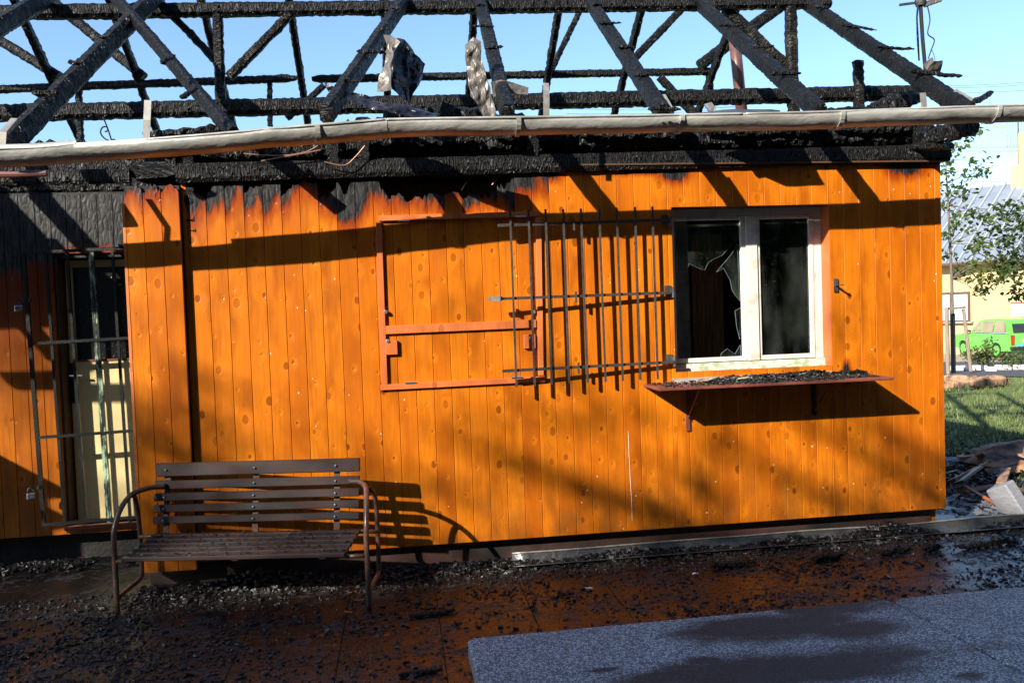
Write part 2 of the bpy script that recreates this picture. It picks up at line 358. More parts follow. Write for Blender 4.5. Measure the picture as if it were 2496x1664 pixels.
c = t.mix(t.math('MULTIPLY', t.ss(big, 0.4, 0.75), 0.35), c, (0.10, 0.10, 0.105))
c = t.mix(t.math('MULTIPLY', st, 0.93), c, (0.028, 0.026, 0.026))
t.bsdf(c, t.mr(st, 0, 1, 0.65, 0.6), n, 0.002, 0.6, **{'Specular IOR Level': 0.22})
# wet sooty paving
t = NT('wet_paving'); P = t.pos(); n1 = t.noise(t.scale(P, (1, 1.6, 1)), 3.0, 5, 0.62); n2 = t.noise(P, 26.0, 4, 0.65); n3 = t.noise(P, 1.1, 3); n4 = t.noise(P, 90.0, 2)
py = t.n('SeparateXYZ', {0: P}).outputs[1]
wet = t.ss(t.math('ADD', n1, t.math('MULTIPLY', t.math('SUBTRACT', n2, 0.5), 0.9)), 0.38, 0.46)
c = t.mix(n3, (0.034, 0.025, 0.019), (0.016, 0.013, 0.011)); c = t.mix(t.ss(n2, 0.48, 0.62), c, (0.007, 0.006, 0.006)); 
c = t.mix(t.math('MULTIPLY', wet, 0.55), c, (0.020, 0.014, 0.010))
n5 = t.noise(t.scale(P, (1, 1.5, 1)), 48.0, 4, 0.7); soot = t.math('MAXIMUM', t.ss(t.math('ADD', n2, t.math('MULTIPLY', n1, 0.4)), 0.72, 0.82), t.ss(t.math('ADD', n5, t.math('MULTIPLY', n1, 0.25)), 0.64, 0.70))
c = t.mix(soot, c, (0.008, 0.008, 0.008))
near = t.math('MULTIPLY', t.ss(py, -1.25, -0.25), 0.16)
mud = t.ss(t.math('ADD', t.math('ADD', t.noise(t.scale(P, (1, 1.7, 1)), 7.0, 6, 0.7), t.math('MULTIPLY', n3, 0.12)), near), 0.54, 0.64)
c = t.mix(mud, c, (0.006, 0.0055, 0.005)); soot = t.math('MAXIMUM', soot, mud)
ro = t.mr(wet, 0, 1, 0.50, 0.03); ro = t.math('ADD', ro, t.math('MULTIPLY', soot, 0.3))
h = t.math('ADD', t.math('MULTIPLY', n2, 0.8), t.math('MULTIPLY', n4, 0.3)); h = t.math('MULTIPLY', h, t.math('SUBTRACT', 1.0, t.math('MULTIPLY', wet, 0.99)))
h = t.math('ADD', h, t.math('MULTIPLY', soot, 0.3))
t.bsdf(c, ro, h, 0.010, 0.45, **{'Specular IOR Level': 0.8})
t = NT('chips'); P = t.obj(); n = t.noise(P, 40.0, 2)
t.bsdf(t.mix(t.ss(n, 0.4, 0.75), (0.006, 0.006, 0.006), (0.020, 0.018, 0.017)), t.mr(n, 0.3, 0.7, 0.22, 0.6), t.noise(P, 160.0, 2), 0.004, 0.8, **{'Specular IOR Level': 0.6})
mat_simple('plinth', (0.075, 0.036, 0.030), 0.6, 0.5, 3, 0.005, dark=(0.008, 0.007, 0.006))
# open ground: ash and soil near the hut, lawn further off
t = NT('soil'); P = t.pos(); s3 = t.n('SeparateXYZ', {0: P}); d = t.math('ADD', s3.outputs[0], s3.outputs[1]); n = t.noise(P, 1.5, 4); n2 = t.noise(P, 18.0, 4)
far = t.ss(t.math('ADD', d, t.math('MULTIPLY', n, 2.5)), 8.2, 10.5)
c1 = t.mix(t.ss(n2, 0.35, 0.65), (0.022, 0.02, 0.018), (0.07, 0.06, 0.05)); c2 = t.mix(t.ss(n2, 0.35, 0.65), (0.07, 0.12, 0.025), (0.14, 0.17, 0.05))
t.bsdf(t.mix(far, c1, c2), 0.85, n2, 0.03, 0.8)
t = NT('grass_blade'); P = t.pos(); n = t.noise(P, 2.5, 3); rn = t.noise(P, 40.0, 1)
c = t.mix(n, (0.055, 0.095, 0.016), (0.12, 0.15, 0.04)); c = t.mix(t.ss(rn, 0.55, 0.7), c, (0.26, 0.25, 0.10)); t.bsdf(c, 0.55)
mat_simple('asphalt', (0.075, 0.075, 0.08), 0.8, 0.3, 20, 0.005)
mat_simple('sand_path', (0.42, 0.33, 0.22), 0.85, 0.2, 6)
mat_simple('stone_white', (0.62, 0.60, 0.56), 0.6, 0.3, 12, 0.01)
mat_simple('yellow_render', (0.50, 0.37, 0.19), 0.8, 0.06, 2)
mat_simple('roof_tin', (0.30, 0.34, 0.40), 0.45, 0.2, 1.5, metal=0.3)
mat_simple('roof_seam', (0.55, 0.58, 0.62), 0.4, 0.1, 4, metal=0.3)
mat_simple('window_dark', (0.03, 0.03, 0.035), 0.1, 0.2, 3)
mat_simple('curtain', (0.62, 0.64, 0.66), 0.7, 0.25, 1, stretch=(40, 40, 0.5))
mat_simple('frame_brown', (0.10, 0.055, 0.03), 0.5, 0.3, 8)
mat_simple('car_tint', (0.34, 0.27, 0.16), 0.12, 0.3, 1.5)
mat_simple('car_green', (0.14, 0.50, 0.07), 0.3, 0.04, 2)
mat_simple('black_rubber', (0.018, 0.018, 0.019), 0.6, 0.3, 20)
t = NT('tail_lamp'); t.bsdf((0.35, 0.03, 0.015), 0.2)
t = NT('teal_plate'); t.bsdf((0.10, 0.42, 0.36), 0.4)
t = NT('car_glass'); t.bsdf((0.30, 0.22, 0.12), 0.08, None, Alpha=0.45)
mat_simple('bark', (0.16, 0.12, 0.09), 0.8, 0.4, 20, 0.01, stretch=(1, 1, 0.2))
mat_simple('stake_wood', (0.30, 0.22, 0.16), 0.7, 0.35, 12, 0.004, stretch=(3, 3, 0.3))
mat_simple('log_wood', (0.40, 0.22, 0.12), 0.7, 0.5, 7, 0.01, dark=(0.02, 0.018, 0.016))
mat_simple('foam_block', (0.27, 0.275, 0.30), 0.7, 0.25, 14, 0.006, stretch=(1, 1, 4))
mat_simple('paper', (0.75, 0.74, 0.72), 0.7, 0.15, 20)
mat_simple('red_bit', (0.5, 0.02, 0.02), 0.4, 0.1, 20)
mat_simple('pipe_red', (0.17, 0.07, 0.055), 0.4, 0.35, 9, dark=(0.07, 0.035, 0.03))
mat_simple('grey_render', (0.16, 0.15, 0.14), 0.85, 0.15, 2)
mat_simple('roof_tile', (0.14, 0.07, 0.05), 0.8, 0.3, 6)
mat_simple('cable', (0.010, 0.010, 0.011), 0.5, 0.2, 20)
mat_simple('copper_wire', (0.42, 0.22, 0.14), 0.4, 0.3, 20, metal=0.5)
def mat_leaf(name, a, b):
    t = NT(name); P = t.pos(); n = t.noise(P, 1.7, 2); rn = t.noise(P, 23.0, 1); c = t.mix(t.ss(n, 0.3, 0.7), a, b); c = t.mix(t.ss(rn, 0.55, 0.75), c, tuple(v*1.6 for v in b))
    p = t.bsdf(c, 0.5); tl = t.n('BsdfTranslucent', {'Color': c}); m = t.n('MixShader', {0: 0.28, 1: p.outputs[0], 2: tl.outputs[0]}); t.t.links.new(m.outputs[0], t.out.inputs[0])
mat_leaf('leaf_linden', (0.055, 0.10, 0.018), (0.11, 0.14, 0.03))
mat_leaf('leaf_dark', (0.035, 0.07, 0.015), (0.07, 0.10, 0.025))

# ------------------------------------------------------------------ ground
def axis(vals):
    out = []
    for a, b, s in vals:
        n = max(1, round((b-a)/s)); out += [a+(b-a)*i/n for i in range(n)]
    return out+[vals[-1][1]]
gx = axis([(-400, -60, 85), (-60, -10, 10), (-10, 0, 2.5), (0, 40, 1.0), (40, 70, 6), (70, 400, 80)]); gy = axis([(-400, -60, 85), (-60, -10, 10), (-10, 0, 2.5), (0, 40, 1.0), (40, 70, 6), (70, 400, 80)])
m = MB()
for y in gy:
    for x in gx: m.v.append((x, y, zg(x, y)-0.012))
for j in range(len(gy)-1):
    for i in range(len(gx)-1):
        a = j*len(gx)+i; m.f.append((a, a+1, a+1+len(gx), a+len(gx)))
m.build('ground', 'soil', kind='structure', smooth=True)
pav = MB().box((-7, -9, -0.06), (4.6, 0.9, GZ-0.010)).build('pavement', 'wet_paving', kind='structure')
tile = MB(); h = 0.2490
tile.v = [(-h, -h, -.035), (h, -h, -.035), (h, h, -.035), (-h, h, -.035), (-h, -h, -.004), (h, -h, -.004), (h, h, -.004), (-h, h, -.004)] + [(x*(h-.002), y*(h-.002), 0) for x, y in ((-1,-1),(1,-1),(1,1),(-1,1))]
tile.f = [(0,1,5,4),(1,2,6,5),(2,3,7,6),(3,0,4,7),(4,5,9,8),(5,6,10,9),(6,7,11,10),(7,4,8,11),(8,9,10,11)]
tm = None
for j in range(11):
    for i in range(19):
        if tm is None: o = tile.build('paver', 'wet_paving', pav, local=True); tm = o.data
        else: o = link('paver', tm, None, pav)
        o.location = (-4.6+i*0.5, -5.1+j*0.5, GZ+rnd(-.0008, .0008)); o.rotation_euler = (rnd(-.002, .002), rnd(-.002, .002), 0)

# ------------------------------------------------------------------ the burnt wooden hut
HUT = thing('burnt_hut', 'orange plank clad hut with its roof burnt down to charred rafters', 'building', (0, 0, 0))
def hut(mb, name, mat, parent=None, **k): return mb.build(name, mat, parent or HUT, **k)
WX0, WX1, WZ0, WZ1 = 1.80, 2.905, 1.235, 2.318       # window opening
XR = 3.724; ZB = 0.20; PW_ = 0.112; XG = 3.676
def beamz(x): return 2.545+(x+1.22)*0.0125 if x < 1.1 else 2.592+(x-1.1)*0.0038
wallb = hut(MB().box((-1.29, 0.02, 0.19), (WX0-.03, 0.10, 2.3)).box((WX1+.03, 0.02, 0.19), (XR-.012, 0.10, 2.60)).box((WX0-.03, 0.02, 0.19), (WX1+.03, 0.10, WZ0-.04)).box((WX0-.03, 0.02, WZ1+.03), (WX1+.03, 0.10, 2.60)).box((1.15, 0.02, 2.3), (WX0-.03, 0.10, 2.6)), 'front_wall', 'groove_wood')
def plank(x0, x1, z0, z1, y=0.0, parent=None, th=0.016, tops=None, pk=9.0, u0=0.0, sl=0.0, nm='plank', ch=(1, 1)):
    """one tongue-and-groove board; tops = [zL, zM, zR] gives a burnt, jagged upper end"""
    g = 0.0008; c = 0.0028; xs = [(x0+g, c if ch[0] else 0), (x0+g+c, 0)]; n = 9 if tops else 1
    a, b = x0+g+c, x1-g-c
    xs += [(a+(b-a)*i/n, 0) for i in range(1, n)] + [(b, 0), (x1-g, c if ch[1] else 0)]
    m = MB(); N = len(xs)
    def top(x):
        if not tops: return z1
        t = (x-x0)/(x1-x0); zL, zM, zR = tops
        z = zL+(zM-zL)*t*2 if t < .5 else zM+(zR-zM)*(t-.5)*2
        return min(z1, z+MN.noise(Vector((x*70, 3, z*9)))*0.035+MN.noise(Vector((x*190, 7, 1)))*0.02)
    for x, d in xs:
        zt = top(x)
        m.v += [(x, y+d, z0), (x, y+d, zt), (x, y+th, z0), (x, y+th, zt)]
    for i in range(N-1):
        a = i*4; b = a+4
        m.f += [(a, b, b+1, a+1), (a+3, b+3, b+2, a+2), (a+1, b+1, b+3, a+3), (a+2, b+2, b, a)]
    m.f += [(0, 1, 3, 2), (4*(N-1), 4*(N-1)+2, 4*(N-1)+3, 4*(N-1)+1)]
    hit = parent is None and any(x1 > a-2.2*c_ and x0 < a+2.2*c_ and z1 > b-2.2*d_ and z0 < b+2.2*d_ for a, b, c_, d_ in spots)
    o = hut(m, nm, 'plank_stained' if hit else ('plank_scorched_shade' if parent is not None and y > .5 else 'plank_burnt' if pk < 5 else 'plank'), parent or wallb); o['pk'] = float(pk); o['u0'] = float(u0); o['sl'] = float(sl); return o
# burnt upper ends: crop offsets, x0 x1, tops L M R, peak of the sound wood (x, y), how steeply the char falls away
def C6(x, y): p = UY(620+x/3.267, 420+y/3.267, 0, True); return p
def C5(x, y): p = UY(x/3.267, 420+y/3.267, 0, True); return p
def C7(x, y): p = UY(1240+x/3.267, 420+y/3.267, 0, True); return p
burn = {}
for fn, x0, x1, a, b, c, px, py, sl in ((C6,-45,85,165,100,120,30,215,1.6),(C6,90,225,110,60,70,180,170,2.0),(C6,230,370,200,130,70,345,125,1.8),(C6,370,510,60,60,80,400,110,.8),
    (C6,510,650,200,190,130,530,230,1.0),(C6,650,785,60,190,20,655,360,.6),(C6,785,925,10,0,10,925,170,2.3),(C6,930,1070,20,140,230,965,155,1.0),(C6,1075,1215,190,180,240,1125,212,.5),
    (C6,1220,1360,240,190,195,1260,215,.8),(C6,1360,1500,190,170,200,1400,230,.6),(C6,1500,1640,190,145,190,1570,165,.5),(C6,1640,1780,200,175,180,1760,200,1.4),(C6,1780,1920,200,190,140,1800,200,.3),
    (C6,1925,2065,120,100,60,1940,180,1.2),(C6,2065,2200,40,20,0,2100,200,1.5),(C7,30,165,-60,-80,-90,100,140,1.0),(C7,165,300,-90,-95,-99,250,70,1.2),
    (C5,1490,1555,185,190,180,1500,260,1.0),(C5,1555,1690,190,170,200,1630,225,1.5),(C5,1695,1830,180,80,70,1765,205,1.5),(C5,1830,1970,130,100,60,1905,140,2.0)):
    k = round((XG-fn((x0+x1)/2, 150).x)/PW_-0.5); tz = [fn(x0, a).z, fn((x0+x1)/2, b).z, fn(x1, c).z]; pp = fn(px, py)
    burn[k] = (tz, pp.z, pp.x, sl)
k = 0
while XG-PW_*k > -1.28:
    x1 = XG-PW_*k; x0 = max(x1-PW_, -1.283); zt = beamz((x0+x1)/2)+0.03
    if x1 > WX0 and x0 < WX1:
        if x0 < WX0-.01: plank(x0, WX0, ZB, zt, ch=(1, 0)); x0 = WX0
        if x1 > WX1+.01: plank(WX1, x1, ZB, zt, ch=(0, 1)); x1 = WX1
        plank(x0, x1, ZB, WZ0-.002); plank(x0, x1, WZ1+.002, zt)
    elif k in burn:
        tz, pk, u0, sl = burn[k]; plank(x0, x1, ZB, zt, tops=tz, pk=pk, u0=u0, sl=sl)
    else: plank(x0, x1, ZB, zt)
    k += 1
plank(XG, XR, ZB, 2.60, y=-0.004, nm='corner_trim')
# stepped-out bay left of the joint, three boards wide
bay = hut(MB().box((-1.60, -0.028, 0.17), (-1.287, 0.95, 2.50)), 'bay_wall', 'soot')
for i in range(3):
    x0 = -1.598+i*0.1045; pq = C5(1070+i*140, (175, 150, 90)[i])
    plank(x0, x0+0.1045, 0.165, 2.58, y=-0.045, parent=bay, tops=[2.45, 2.50, 2.47], pk=pq.z, u0=pq.x, sl=(1.4, .9, .6)[i])
hut(MB().box((-1.614, -0.047, 0.165), (-1.598, 0.03, 2.40)), 'edge_trim', 'trim_wood', bay)
# recessed entrance wall with its door opening
RY = 0.95; DX0, DX1, DZ0, DZ1 = -2.40, -1.62, 0.26, 2.16
rw = hut(MB().box((-4.6, RY+.018, 0.19), (DX0, RY+.12, 2.62)).box((DX0, RY+.018, DZ1), (DX1+.02, RY+.12, 2.62)).box((DX0, RY+.018, 0.19), (DX1+.02, RY+.12, DZ0)), 'entrance_wall', 'soot')
x = DX0
while x > -4.5:
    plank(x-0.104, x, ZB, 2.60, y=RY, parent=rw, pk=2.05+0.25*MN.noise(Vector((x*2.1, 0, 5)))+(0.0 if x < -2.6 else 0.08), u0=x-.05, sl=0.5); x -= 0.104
x = DX0
while x < DX1-.02:
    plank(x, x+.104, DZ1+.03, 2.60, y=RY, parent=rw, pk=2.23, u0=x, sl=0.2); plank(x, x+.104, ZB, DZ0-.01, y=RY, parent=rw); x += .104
hut(MB().box((DX0-.002, RY+.02, DZ0), (DX0+.018, RY+.16, DZ1)), 'door_lining', 'frame_brown', rw)
hut(MB().box((DX0, RY-.02, DZ0-.03), (DX1+.02, RY+.16, DZ0)), 'door_sill', 'shelf_paint', rw)
# door
DY = RY+.13
door = hut(MB().box((DX0+.03, DY, DZ0+.01), (DX1+.03, DY+.04, 1.425)).box((DX0+.03, DY, 1.425), (DX0+.075, DY+.04, DZ1-.01)).box((DX0+.075, DY, 2.10), (DX1+.03, DY+.04, DZ1-.01)), 'door', 'cream_door')
hut(MB().box((DX0+.078, DY+.015, 1.43), (DX1+.03, DY+.022, 2.098)), 'door_pane', 'rain_glass', door)
hut(MB().box((DX0+.075, DY-.006, 1.418), (DX1+.03, DY-.001, 1.432)), 'glazing_bead', 'shelf_paint', door)
hp = UY(162, 862, DY); hut(MB().box((hp.x-.012, DY-.008, hp.z-.20), (hp.x+.022, DY-.001, hp.z+.09)), 'lock_plate', 'iron_black', door)
hut(MB().tube([(hp.x, DY-.006, hp.z), (hp.x, DY-.045, hp.z), (hp.x+.012, DY-.05, hp.z), (hp.x+.10, DY-.05, hp.z-.002)], .008, 8), 'handle', 'chrome', door)
hut(MB().lathe((DX0+.055, DY-.004, 1.79), [(.014, -.006), (.014, .006)], 12, (0, 1, 0)), 'lock_cylinder', 'iron_black', door)
# burglar gate standing off the entrance wall
QY = RY-0.10; gate = hut(MB().bar(UY(57*.9423, 615*.9423, QY), UY(107.6*.9423, 1278*.9423, QY), .024, .024, (0, 1, 0)), 'burglar_gate', 'iron_black')
for a, b, mt, wd in ((111, 158, 'iron_black', .018), (163, 210, 'iron_black', .018), (219, 264, 'iron_peeling_shade', .020), (226, 271, 'iron_peeling_shade', .016), (274, 318, 'iron_black', .018), (322, 350, 'iron_black', .024)):
    hut(MB().bar(UY(a*.9423, 612*.9423, QY), UY(b*.9423, 1272*.9423, QY), wd, wd, (0, 1, 0)), 'gate_bar', mt, gate)
for (a, b) in (((57, 617), (330, 603)), ((70, 838), (335, 822)), ((90, 1066), (342, 1048)), ((106, 1278), (350, 1258))):
    hut(MB().bar(UY(a[0]*.9423, a[1]*.9423, QY-.004), UY(b[0]*.9423, b[1]*.9423, QY-.004), .026, .020, (0, 0, 1)), 'gate_rail', 'iron_black', gate)
for y in (690, 1118):
    p = UY((92 if y > 900 else 64), y, QY); hut(MB().box((p.x-.06, QY-.012, p.z-.012), (p.x+.02, QY+.01, p.z+.014)), 'hasp', 'iron', gate)
    L = thing('padlock', 'steel padlock hanging open on the %s hasp of the black burglar gate' % ('upper' if y < 900 else 'lower'), 'padlock', (p.x-.05, QY-.03, p.z-.075), 0.5)
    MB().box((-.026, -.012, 0), (.026, .012, .042)).build('lock_body', 'lock_steel', L, local=True, bevel=.004)
    MB().tube(curve_pts([(-.017, 0, .04), (-.017, 0, .065), (0, 0, .083), (.017, 0, .065), (.017, 0, .052)], 4), .0045, 8).build('shackle', 'iron', L, local=True, smooth=True)
# other walls, floor, plus a ceiling slab added to darken the inside
hut(MB().box((-4.6, 1.20, 0.05), (XR-.02, 5.2, 0.19)).box((-1.28, 0.11, 0.05), (XR-.02, 1.20, 0.188)), 'floor', 'plinth')
hut(MB().box((-1.60, 0.10, -0.02), (-1.30, 0.97, 0.17)).box((-1.30, 0.085, -0.02), (XR-.06, 0.97, 0.185)), 'plinth', 'plinth'); hut(MB().box((-4.6, RY+.12, -0.02), (-1.6, 1.2, 0.18)), 'entrance_plinth', 'soot')  # entrance plinth coloured black to stand for the shaded gap under the wall
sw = hut(MB().box((XR-.10, 0.10, 0.05), (XR-.012, 5.2, 2.60)), 'side_wall', 'plank_burnt'); sw['pk'] = 2.3; sw['u0'] = 3.7; sw['sl'] = 0.0
hut(MB().box((-4.6, 5.1, 0.05), (XR-.1, 5.2, 2.60)), 'back_wall', 'soot'); hut(MB().box((-4.62, RY+.12, 0.05), (-4.52, 5.1, 2.6)), 'end_wall', 'soot')
hut(MB().box((-1.29, 0.11, 2.56), (XR-.11, 5.1, 2.60)).box((-4.5, RY+.13, 2.56), (-1.29, 5.1, 2.60)), 'shade_ceiling', 'soot')
hut(MB().box((1.2, 0.75, 0.19), (2.02, 0.80, 2.3)), 'partition', 'soot'); hut(MB().box((2.02, 0.70, 0.19), (2.16, 0.78, 2.4)), 'grey_post', 'interior_grey')
bp = MB()
for i in range(7): bp.box((2.19+i*.035, 0.72, 0.19), (2.222+i*.035, 0.75, 2.2))
hut(bp, 'inner_panelling', 'interior_wood'); hut(MB().box((2.43, 0.95, 0.19), (3.0, 1.0, 2.4)), 'inner_partition', 'soot')
hut(MB().box((-.6, 0.35, 2.1), (1.3, 0.40, 2.55)), 'inner_board', 'interior_wood')

# window
WY = 0.125
win = hut(MB().box((WX0, WY-.01, WZ0+.045), (WX0+.028, WY+.05, WZ1)).box((WX1-.062, WY-.012, WZ0+.045), (WX1-.004, WY+.05, WZ1)).box((WX0+.028, WY-.01, WZ1-.05), (WX1-.062, WY+.05, WZ1)), 'window', 'white_paint')
hut(MB().box((WX0, WY-.035, WZ0-.01), (WX1-.004, WY+.05, WZ0+.043)), 'frame_sill', 'green_peel_paint', win)
mx = UY(1712, 660, WY).x; mx2 = UY(1738, 660, WY).x
hut(MB().box((mx, WY-.03, WZ0+.046), (mx2, WY+.04, WZ1-.052)), 'mullion', 'white_paint', win, bevel=.004)
def sash(x0, x1, y):
    z0, z1 = WZ0+.048, WZ1-.052; e = .030
    s = hut(MB().box((x0, y, z0), (x0+e*.7, y+.03, z1)).box((x1-e, y, z0), (x1, y+.03, z1)).box((x0+e*.7, y, z1-e*.8), (x1-e, y+.03, z1)).box((x0+e*.7, y, z0), (x1-e, y+.03, z0+e)), 'sash', 'white_paint', win, bevel=.003); return (x0+e*.7, x1-e, z0+e, z1-e*.8)
a = sash(WX0+.030, mx-.002, WY-.018); b = sash(mx2+.002, WX1-.064, WY-.018)
hut(MB().box((b[0], WY, b[2]), (b[1], WY+.004, b[3])), 'pane', 'glass', win)
def shard(pts, y, nm='glass_shard', parent=None, src=True):
    m = MB(); n = len(pts); P = [UY(x, yy, y, True) for x, yy in pts]
    m.v = [tuple(p) for p in P]+[(p.x, p.y+.004, p.z) for p in P]
    m.f = [tuple(range(n)), tuple(range(2*n-1, n-1, -1))]; o = hut(m, nm, 'glass', parent or win)
    e = MB()
    for i in range(n): e.bar((P[i].x, P[i].y+.002, P[i].z), (P[(i+1) % n].x, P[(i+1) % n].y+.002, P[(i+1) % n].z), .0014, .0050, (0, 1, 0))
    hut(e, 'broken_edge', 'glass_edge', o if o.parent is HUT else win)
def K(x, y): return (1620+x*440/1500, 480+y*440/1500)
shard([K(95, 165), K(605, 160), K(605, 360), K(560, 400), K(500, 460), K(480, 485), K(400, 520), K(360, 550), K(335, 605), K(300, 600), K(240, 570), K(205, 555), K(180, 610), K(115, 610)], WY+.001, parent=win)
shard([K(605, 380), K(625, 860), K(590, 820), K(560, 770), K(545, 690), K(490, 590), K(430, 625), K(560, 470)], WY+.006, parent=win)
shard([K(465, 1360), K(470, 1300), K(520, 1260), K(585, 1305), K(630, 1230), K(635, 1350)], WY+.002, parent=win)
shard([K(630, 920), K(585, 945), K(600, 1080), K(625, 1180)], WY+.002, parent=win); shard([K(285, 1375), K(310, 1340), K(338, 1372)], WY-.01, parent=win)
# jamb boards and casing of the opening
hut(MB().box((WX1-.003, 0.004, WZ0-.02), (WX1+.014, WY+.04, WZ1+.001)), 'jamb_board', 'trim_wood', wallb)
hut(MB().box((WX0-.014, 0.004, WZ0-.02), (WX0-.001, WY+.04, WZ1+.001)), 'jamb_board', 'trim_wood', wallb)
hut(MB().box((WX0, 0.018, WZ1+.0005), (WX1-.004, WY+.04, WZ1+.016)), 'head_board', 'frame_brown', wallb)
# shelf under the window with its brackets and the grey flashing behind it
SX0, SX1, SZ, SDP = 1.575, 3.135, 1.165, 0.345
shelf = hut(MB().box((SX0, -SDP, SZ-.018), (SX1, -.004, SZ)), 'serving_shelf', 'shelf_paint', bevel=.003)
for px in (1580, 1870):
    p = UY(px, 950, -.01); m = MB().box((p.x-.014, -.012, 0.84 if px < 1700 else 0.90), (p.x+.014, -.003, SZ-.019)).box((p.x-.012, -.26, SZ-.026), (p.x+.012, -.012, SZ-.019)).bar((p.x, -.02, .93), (p.x, -.24, SZ-.03), .008, .008)
    hut(m, 'shelf_bracket', 'shelf_paint' if px < 1700 else 'iron_black', shelf)
hut(MB().box((WX0-.03, -.05, SZ+.018), (WX1-.01, WY-.036, SZ+.028)).box((WX0-.03, -.052, SZ+.002), (WX1-.01, -.049, SZ+.028)), 'window_flashing', 'zinc', win)
# the hinged window grille, swung open against the wall
def gy(x): return -0.035-(1.79-x)*0.072
def onG(px, py):          # point on the slanted grille plane
    n = Vector((-0.072, 1, 0)); return UN(px, py, n, n.dot(Vector((1.79, -0.035, 0))))
gr = hut(MB().bar(onG(1123, 687), onG(1540, 672), .014, .018), 'window_grille', 'iron')
hut(MB().bar(onG(1143, 518), onG(1536, 505), .014, .018), 'grille_rail', 'iron', gr); hut(MB().bar(onG(1154, 852), onG(1548, 831), .014, .018), 'grille_rail', 'iron', gr)
for tx, bx, ty, by in zip((1171, 1213, 1252, 1292.5, 1333, 1375, 1415, 1457, 1496.7), (1185.8, 1227.6, 1266.5, 1306.9, 1348.7, 1390, 1429.5, 1469.9, 1509.7), (485, 482, 481, 481, 480, 480, 478, 476, 475), (888, 886, 882, 880, 878, 876, 874, 872, 870)):
    p, q = onG(tx, ty), onG(bx, by); hut(MB().bar((p.x, p.y-.012, p.z), (q.x, q.y-.012, q.z), .012, .014, (0, 1, 0)), 'grille_bar', 'iron', gr)
p = onG(1142, 686); hut(MB().box((p.x-.055, p.y-.012, p.z-.014), (p.x+.03, p.y-.004, p.z+.014)).box((p.x+.005, p.y-.022, p.z-.022), (p.x+.018, p.y+.012, p.z+.022)), 'bolt_plate', 'zinc_strap', gr)
for px, py in ((1317, 517), (1322, 682), (1328, 845)):
    p = onG(px, py); hut(MB().bar((p.x, p.y-.016, p.z-.035), (p.x, p.y-.016, p.z+.035), .012, .012, (0, 1, 0)), 'stop_pin', 'iron', gr)
for px, py in ((1530, 504), (1537, 666), (1540, 824)):
    p = UY(px, py, -.01); hut(MB().box((p.x-.030, -.014, p.z-.030), (p.x+.012, -.003, p.z+.030)).tube([(p.x+.02, -.03, p.z-.05), (p.x+.02, -.03, p.z+.02)], .009, 8).box((p.x+.008, -.03, p.z-.02), (p.x+.022, -.006, p.z+.012)), 'grille_hinge', 'zinc_dark', gr)
p = UY(1918, 655, 0); hut(MB().box((p.x-.012, -.012, p.z-.045), (p.x+.016, -.003, p.z+.045)).box((p.x-.008, -.09, p.z-.004), (p.x+.012, -.011, p.z+.001)), 'latch_plate', 'zinc_dark', wallb)
# reddish batten frame round a blanked hatch
def batten(a, b, wd, y=-.020, nm='hatch_batten', dp=.020):
    p, q = UY(*a, y), UY(*b, y); return hut(MB().bar((p.x, y+dp/2-.001, p.z), (q.x, y+dp/2-.001, q.z), wd, dp, (0, 1, 0)), nm, 'trim_wood', hatch, bevel=.002)
hatch = hut(MB().bar(UY(870, 502, -.011), UY(1240, 491, -.011), .034, .020, (0, 1, 0)), 'hatch_frame', 'trim_wood', bevel=.002)
batten((870, 511), (884, 884), .036); batten((1237, 499), (1243, 862), .036); batten((874, 890), (1252, 870), .036); batten((886, 758), (1232, 743), .052)
for px, py in ((899, 797), (1217, 783)):
    p = UY(px, py, -.024); hut(MB().box((p.x-.038, -.024, p.z-.048), (p.x+.038, -.002, p.z+.042)), 'hatch_block', 'trim_wood', hatch, bevel=.002)
for px, py in ((886, 716), (891, 783), (1219, 776), (1226, 716)):
    p = UY(px, py, -.02); hut(MB().lathe((p.x, -.022, p.z), [(.014, 0.006), (.013, -.004), (.008, -.010)], 10, (0, 1, 0)), 'coach_bolt', 'lock_steel', hatch)
for px, py in ((927, 508), (943, 878), (1195, 498), (1187, 866)):
    p = UY(px, py, -.02); hut(MB().tube([(p.x-.035, -.024, p.z), (p.x+.035, -.024, p.z)], .006, 8), 'hatch_hinge', 'lock_steel', hatch)
# a run of spilt paint and scratches are too slight to build; loose wire ends below the beam
for pts in (((1060, 438), (1075, 415), (1095, 398), (1108, 388)), ((1130, 425), (1148, 402))):
    hut(MB().tube(curve_pts([UY(*q, 0.03) for q in pts], 4), .004, 6), 'loose_wire', 'copper_wire')
for pts in (((560, 353), (640, 358), (700, 350), (730, 335)), ((600, 370), (700, 352), (735, 345)), ((745, 372), (790, 380), (815, 362), (838, 335))):
    hut(MB().tube(curve_pts([UY(*q, -0.09) for q in pts], 5), .004, 6), 'loose_wire', 'copper_wire')

# ------------------------------------------------------------------ eaves
PIT_R = 0.66; ZE = 2.80; YE = -0.62; RYD = 2.6; ZRD = ZE+PIT_R*(RYD-YE)
nF = (0, -PIT_R, 1); dF = ZE-PIT_R*YE; nR = (0, PIT_R, 1); dR = ZRD+PIT_R*RYD
def F(x, y, src=False, lift=0.0): return UN(x, y, nF, dF+lift, src)
